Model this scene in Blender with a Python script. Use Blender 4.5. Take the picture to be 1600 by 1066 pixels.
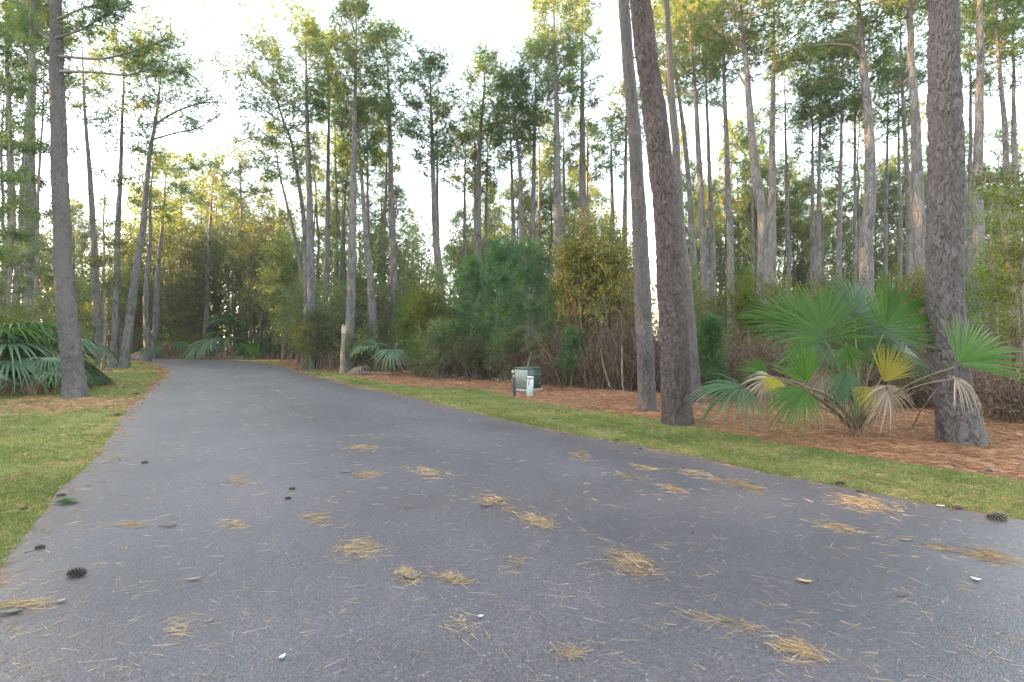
import bpy, math, random
import numpy as np
from mathutils import Vector

for o in list(bpy.data.objects):
    bpy.data.objects.remove(o)
SC = bpy.context.scene
COL = SC.collection
R = math.radians
rng = np.random.default_rng(7)

# ------------------------------------------------------------------ camera
CAM_H, F, HY = 1.6, 800.0, 533.0
cam = bpy.data.objects.new("camera", bpy.data.cameras.new("camera"))
COL.objects.link(cam)
cam.location = (0, 0, CAM_H)
cam.rotation_euler = (R(90), 0, 0)
cam.data.sensor_width = 36
cam.data.lens = 18
cam.data.clip_start = 0.05
cam.data.clip_end = 2000
SC.camera = cam

# ------------------------------------------------------------------ sky, sun, exposure
SUN_EL, SUN_AZ = R(5.0), R(-90.0)          # azimuth from straight ahead, minus = to the left
world = bpy.data.worlds.new("World")
SC.world = world
world.use_nodes = True
wn, wl = world.node_tree.nodes, world.node_tree.links
wn.clear()
sky = wn.new("ShaderNodeTexSky")
sky.sky_type = 'NISHITA'
sky.sun_disc = False
sky.sun_elevation = SUN_EL
sky.sun_rotation = SUN_AZ
sky.air_density = 1.0
sky.dust_density = 1.2
sky.ozone_density = 1.0
hs = wn.new("ShaderNodeHueSaturation")
hs.inputs["Saturation"].default_value = 0.52
bg = wn.new("ShaderNodeBackground")
bg.inputs["Strength"].default_value = 0.15
wo = wn.new("ShaderNodeOutputWorld")
wl.new(sky.outputs[0], hs.inputs["Color"])
wl.new(hs.outputs[0], bg.inputs["Color"])
wl.new(bg.outputs[0], wo.inputs["Surface"])

sd = bpy.data.lights.new("sun", 'SUN')
sd.energy = 5.0
sd.angle = R(0.6)
sd.color = (1.0, 0.60, 0.21)
sun = bpy.data.objects.new("sun", sd)
COL.objects.link(sun)
sdir = Vector((math.sin(SUN_AZ) * math.cos(SUN_EL), math.cos(SUN_AZ) * math.cos(SUN_EL), math.sin(SUN_EL)))
sun.rotation_euler = sdir.to_track_quat('Z', 'Y').to_euler()
sun.location = sdir * 200

SC.view_settings.view_transform = 'Standard'
SC.view_settings.look = 'None'
SC.view_settings.gamma = 1
SC.view_settings.use_curve_mapping = False
SC.view_settings.exposure = 3.95
SC.render.engine = 'CYCLES'
SC.cycles.use_denoising = True
SC.cycles.max_bounces = 6
SC.cycles.transparent_max_bounces = 4
SC.cycles.sample_clamp_indirect = 6


# ------------------------------------------------------------------ pixel to place
def gp(px, py):
    Z = CAM_H * F / (py - HY)
    return np.array(((px - 800) / F * Z, Z))


def pt(px, py, Z):
    return np.array(((px - 800) / F * Z, Z, CAM_H + (HY - py) / F * Z))


def nrm(a):
    return a / np.maximum(np.linalg.norm(a, axis=-1, keepdims=True), 1e-9)


# ------------------------------------------------------------------ mesh building
class MB:
    def __init__(s):
        s.v, s.t, s.f3, s.f4, s.n = [], [], [], [], 0

    def add(s, V, Fc, t=0.5):
        V = np.asarray(V, float).reshape(-1, 3)
        Fc = np.asarray(Fc, int)
        if len(V) == 0:
            return
        s.v.append(V)
        s.t.append(np.broadcast_to(np.asarray(t, float), (len(V),)))
        (s.f3 if Fc.shape[1] == 3 else s.f4).append(Fc + s.n)
        s.n += len(V)

    def mesh(s, name, mat, smooth=False):
        m = bpy.data.meshes.new(name)
        V = np.concatenate(s.v) if s.v else np.zeros((0, 3))
        f3 = np.concatenate(s.f3) if s.f3 else np.zeros((0, 3), int)
        f4 = np.concatenate(s.f4) if s.f4 else np.zeros((0, 4), int)
        m.vertices.add(len(V))
        m.vertices.foreach_set("co", V.astype(np.float32).ravel())
        nl = f3.size + f4.size
        m.loops.add(nl)
        m.loops.foreach_set("vertex_index", np.concatenate((f3.ravel(), f4.ravel())).astype(np.int32))
        m.polygons.add(len(f3) + len(f4))
        st = np.concatenate((np.arange(len(f3)) * 3, f3.size + np.arange(len(f4)) * 4))
        m.polygons.foreach_set("loop_start", st.astype(np.int32))
        if smooth:
            m.polygons.foreach_set("use_smooth", np.ones(len(st), bool))
        a = m.attributes.new("t", 'FLOAT', 'POINT')
        if len(V):
            a.data.foreach_set("value", np.concatenate(s.t).astype(np.float32))
        m.materials.append(mat)
        m.update(calc_edges=True)
        return m

    def obj(s, name, mat, parent=None, loc=None, smooth=False):
        o = bpy.data.objects.new(name, s.mesh(name, mat, smooth))
        COL.objects.link(o)
        if parent is not None:
            o.parent = parent
        if loc is not None:
            o.location = loc
        return o


def tag(o, label=None, cat=None, group=None, kind=None):
    if label:
        o["label"] = label
    if cat:
        o["category"] = cat
    if group:
        o["group"] = group
    if kind:
        o["kind"] = kind
    return o


def empty(name, loc, label, cat, group=None):
    o = bpy.data.objects.new(name, None)
    o.empty_display_size = 0.2
    COL.objects.link(o)
    o.location = loc
    return tag(o, label, cat, group)


KIDS = {}


def copy_tree(o, parent=None):
    c = o.copy()
    COL.objects.link(c)
    if parent is not None:
        c.parent = parent
    for ch in o.children:
        copy_tree(ch, c)
    return c


def tube(mb, P, r, k=6, t=0.5, cap=True):
    P = np.asarray(P, float)
    n = len(P)
    r = np.broadcast_to(np.asarray(r, float), (n,))
    T = nrm(np.gradient(P, axis=0))
    ref = np.array((1.0, 0, 0)) if abs(T[:, 0]).mean() < 0.8 else np.array((0, 0, 1.0))
    A = nrm(np.cross(T, ref))
    B = np.cross(T, A)
    th = np.arange(k) / k * 2 * np.pi
    V = P[:, None] + r[:, None, None] * (np.cos(th)[None, :, None] * A[:, None] + np.sin(th)[None, :, None] * B[:, None])
    i = np.arange(n - 1)[:, None] * k
    j = np.arange(k)[None]
    j2 = (j + 1) % k
    Q = np.stack((i + j, i + j2, i + k + j2, i + k + j), -1).reshape(-1, 4)
    mb.add(V, Q, t)
    if cap and k > 3:
        c = P[-1] + T[-1] * r[-1] * 0.3
        base = mb.n - n * k
        mb.add(c[None], np.zeros((0, 3), int), t if np.isscalar(t) else 0.5)
        ci = mb.n - 1
        jj = np.arange(k)
        mb.f3.append(np.stack((base + (n - 1) * k + jj, base + (n - 1) * k + (jj + 1) % k, np.full(k, ci)), -1))


def tubes(mb, P, r, k=3, t=0.5):
    """many thin tubes at once: P (m,n,3), r (m,n)"""
    P = np.asarray(P, float)
    m, n, _ = P.shape
    if m == 0:
        return
    r = np.broadcast_to(np.asarray(r, float), (m, n))
    T = nrm(np.gradient(P, axis=1))
    ref = np.where(np.abs(T[:, :1, 2:3]) > 0.8, np.array((1.0, 0, 0)), np.array((0, 0, 1.0)))
    A = nrm(np.cross(T, np.broadcast_to(ref, T.shape)))
    B = np.cross(T, A)
    th = np.arange(k) / k * 2 * np.pi
    V = P[:, :, None] + r[..., None, None] * (np.cos(th)[:, None] * A[:, :, None] + np.sin(th)[:, None] * B[:, :, None])
    o = (np.arange(m) * n * k)[:, None, None]
    i = (np.arange(n - 1) * k)[None, :, None]
    j = np.arange(k)[None, None]
    j2 = (j + 1) % k
    Q = np.stack((o + i + j, o + i + j2, o + i + k + j2, o + i + k + j), -1).reshape(-1, 4)
    tt = np.repeat(t, n * k) if not np.isscalar(t) else t
    mb.add(V.reshape(-1, 3), Q, tt)


def blades(mb, A, B, w, t, r_=None):
    """thin triangles from A to B"""
    r_ = r_ or rng
    m = len(A)
    S = nrm(np.cross(B - A, r_.normal(size=(m, 3)))) * (np.broadcast_to(w, (m,))[:, None] * 0.5)
    V = np.stack((A - S, A + S, B), 1)
    mb.add(V.reshape(-1, 3), np.arange(3 * m).reshape(-1, 3), np.repeat(np.broadcast_to(t, (m,)), 3))


def leaves(mb, C, D, L, W, t, r_=None, fold=0.25):
    """folded pointed leaf of two triangles-pairs: base, two sides, tip"""
    r_ = r_ or rng
    m = len(C)
    L = np.broadcast_to(L, (m,))[:, None]
    W = np.broadcast_to(W, (m,))[:, None]
    S = nrm(np.cross(D, r_.normal(size=(m, 3))))
    N = np.cross(D, S)
    mid = C + D * L * 0.45
    V = np.stack((C, mid + S * W * 0.5 + N * W * fold, C + D * L, mid - S * W * 0.5 + N * W * fold), 1)
    q = np.arange(4 * m).reshape(-1, 4)
    mb.add(V.reshape(-1, 3), np.concatenate((q[:, [0, 1, 2]], q[:, [0, 2, 3]])), np.repeat(np.broadcast_to(t, (m,)), 4))


# ------------------------------------------------------------------ materials
def newmat(name):
    m = bpy.data.materials.new(name)
    m.use_nodes = True
    nt = m.node_tree
    nt.nodes.clear()
    return m, nt.nodes, nt.links


def ramp_node(n, stops):
    r = n.new("ShaderNodeValToRGB")
    e = r.color_ramp.elements
    while len(e) < len(stops):
        e.new(0.5)
    for x, (p, c) in zip(e, stops):
        x.position = p
        x.color = (*c, 1)
    return r


def leafmat(name, stops, trans=0.35, rough=0.55, tc=(1.25, 1.15, 0.55), spec=0.12):
    m, n, l = newmat(name)
    at = n.new("ShaderNodeAttribute")
    at.attribute_name = "t"
    rp = ramp_node(n, stops)
    l.new(at.outputs["Fac"], rp.inputs[0])
    oi = n.new("ShaderNodeObjectInfo")
    mr = n.new("ShaderNodeMapRange")
    mr.inputs["To Min"].default_value = 0.8
    mr.inputs["To Max"].default_value = 1.2
    l.new(oi.outputs["Random"], mr.inputs["Value"])
    hsv = n.new("ShaderNodeHueSaturation")
    l.new(rp.outputs[0], hsv.inputs["Color"])
    l.new(mr.outputs[0], hsv.inputs["Value"])
    p = n.new("ShaderNodeBsdfPrincipled")
    p.inputs["Roughness"].default_value = rough
    p.inputs["Specular IOR Level"].default_value = spec
    l.new(hsv.outputs[0], p.inputs["Base Color"])
    out = n.new("ShaderNodeOutputMaterial")
    if trans > 0:
        tr = n.new("ShaderNodeBsdfTranslucent")
        mx = n.new("ShaderNodeMix")
        mx.data_type = 'RGBA'
        mx.blend_type = 'MULTIPLY'
        mx.inputs[0].default_value = 1
        l.new(hsv.outputs[0], mx.inputs[6])
        mx.inputs[7].default_value = (*tc, 1)
        l.new(mx.outputs[2], tr.inputs["Color"])
        ms = n.new("ShaderNodeMixShader")
        ms.inputs[0].default_value = trans
        l.new(p.outputs[0], ms.inputs[1])
        l.new(tr.outputs[0], ms.inputs[2])
        l.new(ms.outputs[0], out.inputs[0])
    else:
        l.new(p.outputs[0], out.inputs[0])
    return m


def barkmat(name, c0, c1, c2, scale=9.0, bump=0.5, attr=False, stretch=0.35):
    m, n, l = newmat(name)
    tc = n.new("ShaderNodeTexCoord")
    mp = n.new("ShaderNodeMapping")
    mp.inputs["Scale"].default_value = (1, 1, stretch)
    l.new(tc.outputs["Object"], mp.inputs[0])
    vo = n.new("ShaderNodeTexVoronoi")
    vo.inputs["Scale"].default_value = scale
    vo.feature = 'DISTANCE_TO_EDGE'
    l.new(mp.outputs[0], vo.inputs["Vector"])
    vc = n.new("ShaderNodeTexVoronoi")
    vc.inputs["Scale"].default_value = scale
    l.new(mp.outputs[0], vc.inputs["Vector"])
    no = n.new("ShaderNodeTexNoise")
    no.inputs["Scale"].default_value = 1.3
    no.inputs["Detail"].default_value = 6
    l.new(tc.outputs["Object"], no.inputs["Vector"])
    nf = n.new("ShaderNodeTexNoise")
    nf.inputs["Scale"].default_value = 45
    nf.inputs["Detail"].default_value = 5
    l.new(mp.outputs[0], nf.inputs["Vector"])
    rp = ramp_node(n, [(0.2, c0), (0.5, c1), (0.85, c2)])
    ad = n.new("ShaderNodeMath")
    ad.operation = 'ADD'
    m1 = n.new("ShaderNodeMath")
    m1.operation = 'MULTIPLY'
    m1.inputs[1].default_value = 0.45
    if attr:
        at = n.new("ShaderNodeAttribute")
        at.attribute_name = "t"
        l.new(at.outputs["Fac"], m1.inputs[0])
    else:
        sx = n.new("ShaderNodeSeparateColor")
        l.new(vc.outputs["Color"], sx.inputs[0])
        l.new(sx.outputs[0], m1.inputs[0])
    m2 = n.new("ShaderNodeMath")
    m2.operation = 'MULTIPLY'
    m2.inputs[1].default_value = 0.55
    ad0 = n.new("ShaderNodeMath")
    ad0.operation = 'ADD'
    l.new(no.outputs[0], ad0.inputs[0])
    l.new(nf.outputs[0], ad0.inputs[1])
    l.new(ad0.outputs[0], m2.inputs[0])
    l.new(m1.outputs[0], ad.inputs[0])
    l.new(m2.outputs[0], ad.inputs[1])
    l.new(ad.outputs[0], rp.inputs[0])
    p = n.new("ShaderNodeBsdfPrincipled")
    p.inputs["Roughness"].default_value = 0.85
    p.inputs["Specular IOR Level"].default_value = 0.2
    l.new(rp.outputs[0], p.inputs["Base Color"])
    bm = n.new("ShaderNodeBump")
    bm.inputs["Strength"].default_value = bump
    bm.inputs["Distance"].default_value = 0.05
    mi = n.new("ShaderNodeMath")
    mi.operation = 'MINIMUM'
    mi.inputs[1].default_value = 0.12
    l.new(vo.outputs["Distance"], mi.inputs[0])
    ma = n.new("ShaderNodeMath")
    ma.operation = 'MULTIPLY_ADD'
    ma.inputs[1].default_value = 6.0 if not attr else 1.5
    l.new(mi.outputs[0], ma.inputs[0])
    l.new(nf.outputs[0], ma.inputs[2])
    l.new(ma.outputs[0], bm.inputs["Height"])
    l.new(bm.outputs[0], p.inputs["Normal"])
    out = n.new("ShaderNodeOutputMaterial")
    l.new(p.outputs[0], out.inputs[0])
    return m


def plainmat(name, c0, c1=None, scale=20, rough=0.6, bump=0.0, spec=0.4, detail=6):
    m, n, l = newmat(name)
    p = n.new("ShaderNodeBsdfPrincipled")
    p.inputs["Roughness"].default_value = rough
    p.inputs["Specular IOR Level"].default_value = spec
    tc = n.new("ShaderNodeTexCoord")
    no = n.new("ShaderNodeTexNoise")
    no.inputs["Scale"].default_value = scale
    no.inputs["Detail"].default_value = detail
    l.new(tc.outputs["Object"], no.inputs["Vector"])
    rp = ramp_node(n, [(0.3, c0), (0.7, c1 or c0)])
    l.new(no.outputs[0], rp.inputs[0])
    l.new(rp.outputs[0], p.inputs["Base Color"])
    if bump:
        b = n.new("ShaderNodeBump")
        b.inputs["Strength"].default_value = bump
        b.inputs["Distance"].default_value = 0.02
        l.new(no.outputs[0], b.inputs["Height"])
        l.new(b.outputs[0], p.inputs["Normal"])
    out = n.new("ShaderNodeOutputMaterial")
    l.new(p.outputs[0], out.inputs[0])
    return m


M = {}
M['bark'] = barkmat("pine_bark", (0.050, 0.044, 0.043), (0.102, 0.094, 0.093), (0.190, 0.180, 0.182), 8.0, 1.0)
M['bark_near'] = barkmat("pine_bark_plates", (0.029, 0.024, 0.023), (0.062, 0.054, 0.053), (0.135, 0.121, 0.122), 22, 0.8, attr=True)
M['bark_dark'] = barkmat("pine_bark_dark", (0.025, 0.018, 0.017), (0.051, 0.040, 0.038), (0.112, 0.092, 0.089), 22, 0.8, attr=True)
M['limb'] = barkmat("limb_bark", (0.07, 0.055, 0.05), (0.13, 0.105, 0.10), (0.22, 0.19, 0.18), 14, 0.3)
M['stem'] = plainmat("shrub_stem", (0.10, 0.08, 0.065), (0.23, 0.19, 0.165), 6, 0.85)
M['needle'] = leafmat("pine_needles", [(0.0, (0.056, 0.108, 0.056)), (0.45, (0.094, 0.165, 0.078)), (0.8, (0.165, 0.215, 0.082)), (1.0, (0.32, 0.23, 0.08))], 0.5, 0.5, (1.3, 1.15, 0.5))
M['sapling'] = leafmat("young_needles", [(0.0, (0.060, 0.130, 0.068)), (0.5, (0.105, 0.205, 0.100)), (1.0, (0.20, 0.27, 0.10))], 0.5, 0.45, (1.1, 1.15, 0.6))
M['evergreen'] = leafmat("evergreen_leaf", [(0.0, (0.075, 0.112, 0.060)), (0.55, (0.155, 0.215, 0.105)), (0.9, (0.22, 0.275, 0.14)), (1.0, (0.22, 0.23, 0.09))], 0.45, 0.4)
M['myrtle'] = leafmat("myrtle_leaf", [(0.0, (0.065, 0.085, 0.052)), (0.55, (0.135, 0.160, 0.092)), (0.9, (0.20, 0.225, 0.125)), (1.0, (0.23, 0.205, 0.10))], 0.45, 0.45)
M['yellowgreen'] = leafmat("yellowgreen_leaf", [(0.0, (0.06, 0.085, 0.022)), (0.5, (0.14, 0.17, 0.040)), (0.85, (0.26, 0.24, 0.05)), (1.0, (0.38, 0.23, 0.06))], 0.4, 0.5)
M['bright'] = leafmat("bright_leaf", [(0.0, (0.07, 0.13, 0.025)), (0.6, (0.16, 0.25, 0.045)), (1.0, (0.28, 0.30, 0.07))], 0.45, 0.5)
M['vine'] = leafmat("vine_leaf", [(0.0, (0.075, 0.105, 0.040)), (0.42, (0.15, 0.175, 0.060)), (0.72, (0.28, 0.215, 0.075)), (1.0, (0.62, 0.43, 0.06))], 0.35, 0.55)
M['deadleaf'] = leafmat("dead_leaf", [(0.0, (0.075, 0.045, 0.032)), (0.6, (0.16, 0.095, 0.065)), (1.0, (0.26, 0.17, 0.11))], 0.2, 0.7, (1.1, 1, .8))
M['twig'] = leafmat("dry_twig", [(0.0, (0.080, 0.056, 0.042)), (0.6, (0.165, 0.122, 0.095)), (1.0, (0.30, 0.25, 0.21))], 0.0, 0.85)
M['palm'] = leafmat("palm_frond", [(0.0, (0.030, 0.070, 0.014)), (0.5, (0.056, 0.135, 0.022)), (1.0, (0.13, 0.21, 0.05))], 0.42, 0.42, (1.3, 1.25, 0.35), 0.22)
M['palm_blue'] = leafmat("palm_frond_blue", [(0.0, (0.032, 0.070, 0.034)), (0.5, (0.060, 0.118, 0.055)), (1.0, (0.14, 0.205, 0.115))], 0.3, 0.40, (1.1, 1.2, 0.5), 0.25)
M['palm_pale'] = leafmat('palm_frond_pale', [(0.0, (0.050, 0.100, 0.062)), (0.5, (0.095, 0.165, 0.098)), (1.0, (0.19, 0.265, 0.175))], 0.3, 0.34, (1.1, 1.2, 0.5), 0.5)
M['palm_yellow'] = leafmat("palm_frond_yellow", [(0.0, (0.20, 0.21, 0.03)), (0.55, (0.36, 0.31, 0.05)), (1.0, (0.36, 0.26, 0.12))], 0.4, 0.45, (1.1, 1, .5))
M['palm_dead'] = leafmat("palm_frond_dead", [(0.0, (0.17, 0.125, 0.095)), (0.6, (0.30, 0.24, 0.19)), (1.0, (0.45, 0.38, 0.32))], 0.2, 0.7, (1, 1, .9))
M['stalk'] = plainmat("palm_stalk", (0.11, 0.13, 0.045), (0.21, 0.19, 0.085), 8, 0.5)
M['boot'] = plainmat("palm_boot", (0.10, 0.065, 0.045), (0.24, 0.16, 0.10), 30, 0.85)
M['grass'] = leafmat("grass_blade", [(0.0, (0.105, 0.145, 0.046)), (0.45, (0.190, 0.235, 0.085)), (0.75, (0.32, 0.325, 0.140)), (1.0, (0.42, 0.34, 0.21))], 0.35, 0.55, (1.1, 1.1, .6))
M['straw'] = leafmat("straw_needle", [(0.0, (0.17, 0.080, 0.048)), (0.5, (0.33, 0.180, 0.108)), (1.0, (0.50, 0.32, 0.19))], 0.15, 0.6, (1, 1, .8))
M['roadstraw'] = leafmat("road_needle", [(0.0, (0.15, 0.085, 0.048)), (0.5, (0.34, 0.235, 0.130)), (1.0, (0.50, 0.40, 0.26))], 0.1, 0.6, (1, 1, .8))


def groundmat(name, stops, scale, detail_scale=60, rough=0.9, bump=0.4, extra=None):
    m, n, l = newmat(name)
    tc = n.new("ShaderNodeTexCoord")
    a = n.new("ShaderNodeTexNoise")
    a.inputs["Scale"].default_value = scale
    a.inputs["Detail"].default_value = 8
    a.inputs["Roughness"].default_value = 0.65
    b = n.new("ShaderNodeTexNoise")
    b.inputs["Scale"].default_value = detail_scale
    b.inputs["Detail"].default_value = 6
    l.new(tc.outputs["Object"], a.inputs["Vector"])
    l.new(tc.outputs["Object"], b.inputs["Vector"])
    mx = n.new("ShaderNodeMath")
    mx.operation = 'MULTIPLY_ADD'
    mx.inputs[1].default_value = 0.55
    l.new(b.outputs[0], mx.inputs[0])
    m2 = n.new("ShaderNodeMath")
    m2.operation = 'MULTIPLY'
    m2.inputs[1].default_value = 0.6
    l.new(a.outputs[0], m2.inputs[0])
    l.new(m2.outputs[0], mx.inputs[2])
    rp = ramp_node(n, stops)
    l.new(mx.outputs[0], rp.inputs[0])
    p = n.new("ShaderNodeBsdfPrincipled")
    p.inputs["Roughness"].default_value = rough
    p.inputs["Specular IOR Level"].default_value = 0.15
    l.new(rp.outputs[0], p.inputs["Base Color"])
    bm = n.new("ShaderNodeBump")
    bm.inputs["Strength"].default_value = bump
    bm.inputs["Distance"].default_value = 0.03
    l.new(b.outputs[0], bm.inputs["Height"])
    l.new(bm.outputs[0], p.inputs["Normal"])
    out = n.new("ShaderNodeOutputMaterial")
    l.new(p.outputs[0], out.inputs[0])
    return m


def roadmat():
    m, n, l = newmat("asphalt")
    tc = n.new("ShaderNodeTexCoord")
    big = n.new("ShaderNodeTexNoise")
    big.inputs["Scale"].default_value = 0.45
    big.inputs["Detail"].default_value = 7
    big.inputs["Roughness"].default_value = 0.6
    l.new(tc.outputs["Object"], big.inputs["Vector"])
    vo = n.new("ShaderNodeTexVoronoi")
    vo.inputs["Scale"].default_value = 95
    l.new(tc.outputs["Object"], vo.inputs["Vector"])
    v2 = n.new("ShaderNodeTexVoronoi")
    v2.inputs["Scale"].default_value = 48
    v2.inputs["Randomness"].default_value = 1
    l.new(tc.outputs["Object"], v2.inputs["Vector"])
    fine = n.new("ShaderNodeTexNoise")
    fine.inputs["Scale"].default_value = 130
    fine.inputs["Detail"].default_value = 4
    l.new(tc.outputs["Object"], fine.inputs["Vector"])
    base = ramp_node(n, [(0.32, (0.051, 0.0445, 0.0520)), (0.68, (0.098, 0.0850, 0.0985))])
    l.new(big.outputs[0], base.inputs[0])
    # wear: two paler wheel lanes, dusty brown margins, a few older darker stretches
    at = n.new("ShaderNodeAttribute")
    at.attribute_name = "t"
    jn = n.new("ShaderNodeTexNoise")
    jn.inputs["Scale"].default_value = 1.6
    jn.inputs["Detail"].default_value = 5
    l.new(tc.outputs["Object"], jn.inputs["Vector"])
    js = n.new("ShaderNodeMath")
    js.operation = 'MULTIPLY_ADD'
    js.inputs[1].default_value = 0.10
    l.new(jn.outputs[0], js.inputs[0])
    off = n.new("ShaderNodeMath")
    off.operation = 'SUBTRACT'
    off.inputs[1].default_value = 0.05
    l.new(at.outputs["Fac"], off.inputs[0])
    l.new(off.outputs[0], js.inputs[2])
    g = lambda v: (v, v, v)
    lane = ramp_node(n, [(0.0, (1.35, 1.22, 1.02)), (0.035, (1.16, 1.08, 0.98)), (0.09, g(.96)), (0.24, g(1.12)), (0.36, g(1.0)), (0.5, g(.90)), (0.63, g(1.0)), (0.75, g(1.10)), (0.91, g(.95)), (0.965, (1.15, 1.07, .97)), (1.0, (1.4, 1.25, 1.0))])
    l.new(js.outputs[0], lane.inputs[0])
    wear = n.new("ShaderNodeMix")
    wear.data_type = 'RGBA'
    wear.blend_type = 'MULTIPLY'
    wear.inputs[0].default_value = 1
    l.new(base.outputs[0], wear.inputs[6])
    l.new(lane.outputs[0], wear.inputs[7])
    # stone colours: each cell a little different
    sc = n.new("ShaderNodeSeparateColor")
    l.new(vo.outputs["Color"], sc.inputs[0])
    st = ramp_node(n, [(0.0, (0.55, 0.55, 0.55)), (0.6, (1.0, 1.0, 1.0)), (0.93, (1.2, 1.2, 1.2)), (1.0, (1.8, 1.75, 1.7))])
    l.new(sc.outputs[0], st.inputs[0])
    mul = n.new("ShaderNodeMix")
    mul.data_type = 'RGBA'
    mul.blend_type = 'MULTIPLY'
    mul.inputs[0].default_value = 1
    l.new(wear.outputs[2], mul.inputs[6])
    l.new(st.outputs[0], mul.inputs[7])
    # rare pale stones
    s2 = n.new("ShaderNodeSeparateColor")
    l.new(v2.outputs["Color"], s2.inputs[0])
    gt = n.new("ShaderNodeMath")
    gt.operation = 'GREATER_THAN'
    gt.inputs[1].default_value = 0.984
    l.new(s2.outputs[1], gt.inputs[0])
    lt = n.new("ShaderNodeMath")
    lt.operation = 'LESS_THAN'
    lt.inputs[1].default_value = 0.33
    l.new(v2.outputs["Distance"], lt.inputs[0])
    an = n.new("ShaderNodeMath")
    an.operation = 'MULTIPLY'
    l.new(gt.outputs[0], an.inputs[0])
    l.new(lt.outputs[0], an.inputs[1])
    pale = n.new("ShaderNodeMix")
    pale.data_type = 'RGBA'
    pale.inputs[7].default_value = (0.22, 0.215, 0.205, 1)
    l.new(an.outputs[0], pale.inputs[0])
    l.new(mul.outputs[2], pale.inputs[6])
    p = n.new("ShaderNodeBsdfPrincipled")
    p.inputs["Roughness"].default_value = 0.46
    p.inputs["Specular IOR Level"].default_value = 0.8
    l.new(pale.outputs[2], p.inputs["Base Color"])
    hb = n.new("ShaderNodeMath")
    hb.operation = 'MULTIPLY_ADD'
    hb.inputs[1].default_value = -0.8
    l.new(vo.outputs["Distance"], hb.inputs[0])
    l.new(fine.outputs[0], hb.inputs[2])
    bm = n.new("ShaderNodeBump")
    bm.inputs["Strength"].default_value = 0.45
    bm.inputs["Distance"].default_value = 0.006
    l.new(hb.outputs[0], bm.inputs["Height"])
    l.new(bm.outputs[0], p.inputs["Normal"])
    out = n.new("ShaderNodeOutputMaterial")
    l.new(p.outputs[0], out.inputs[0])
    return m


M['ground'] = groundmat("forest_floor", [(0.3, (0.085, 0.05, 0.033)), (0.55, (0.17, 0.095, 0.058)), (0.8, (0.27, 0.16, 0.09))], 0.6, 30)
M['bed'] = groundmat("straw_bed", [(0.3, (0.11, 0.062, 0.042)), (0.55, (0.24, 0.135, 0.085)), (0.8, (0.38, 0.23, 0.145))], 0.9, 45, bump=0.8)
M['turf'] = groundmat("turf_soil", [(0.35, (0.10, 0.105, 0.035)), (0.55, (0.17, 0.185, 0.055)), (0.8, (0.25, 0.22, 0.09))], 0.8, 70, bump=0.6)
M['road'] = roadmat()

# ------------------------------------------------------------------ ground, road, verges
IN_EDGE = [gp(*p) for p in ((211, 565), (240, 571.5), (254, 580), (253, 587), (242, 603), (225, 620), (206, 637), (181, 659), (160, 695), (104, 758), (48, 835), (0, 892))]
IN_EDGE = [np.array(p) for p in ((-120.0, 46.0), (-60.0, 45.0), (-42.0, 43.8), (-35.0, 42.4))] + IN_EDGE + [np.array((-2.6, 2.3)), np.array((-1.5, 0.3)), np.array((1.2, -4.0)), np.array((6.0, -11.0))]
OUT_EDGE = [gp(*p) for p in ((200, 559.7), (312, 561), (386, 565), (439, 572), (476, 583.6), (538, 599), (600, 613), (647, 623), (703, 637), (754, 648), (850, 668), (981, 694), (1112, 721), (1250, 751), (1331, 766), (1419, 783), (1506, 799), (1600, 815))]
OUT_EDGE = [np.array(p) for p in ((-120.0, 53.0), (-60.0, 51.5), (-45.0, 50.0))] + OUT_EDGE + [np.array((6.4, 2.6)), np.array((9.0, -1.0)), np.array((16.0, -11.0))]


def resample(P, n=None, step=None):
    P = np.asarray(P, float)
    # Catmull-Rom smoothing first
    Q = []
    E = np.vstack((2 * P[0] - P[1], P, 2 * P[-1] - P[-2]))
    for i in range(1, len(E) - 2):
        for s in np.linspace(0, 1, 8, endpoint=False):
            a, b, c, d = E[i - 1:i + 3]
            Q.append(0.5 * (2 * b + (c - a) * s + (2 * a - 5 * b + 4 * c - d) * s * s + (3 * b - a - 3 * c + d) * s ** 3))
    Q.append(E[-2])
    Q = np.array(Q)
    L = np.concatenate(((0,), np.cumsum(np.linalg.norm(np.diff(Q, axis=0), axis=1))))
    u = np.linspace(0, L[-1], n)
    return np.stack([np.interp(u, L, Q[:, k]) for k in range(Q.shape[1])], 1)


def wob(n, amp, seed, k=9):
    r_ = np.random.default_rng(seed)
    x = np.linspace(0, 1, n)
    y = np.zeros(n)
    for i in range(k):
        f = 6 * 1.75 ** i
        y += np.sin(x * f * 6.28 + r_.uniform(0, 6.28)) * amp / (1.25 ** i)
    return y


NE = 700
EI, EO = resample(IN_EDGE, NE), resample(OUT_EDGE, NE)
for E_, sg, sd_ in ((EI, 1, 1), (EO, -1, 2)):
    T_ = nrm(np.gradient(E_, axis=0))
    E_ += np.stack((T_[:, 1], -T_[:, 0]), 1) * wob(NE, 0.04, sd_)[:, None]


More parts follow.
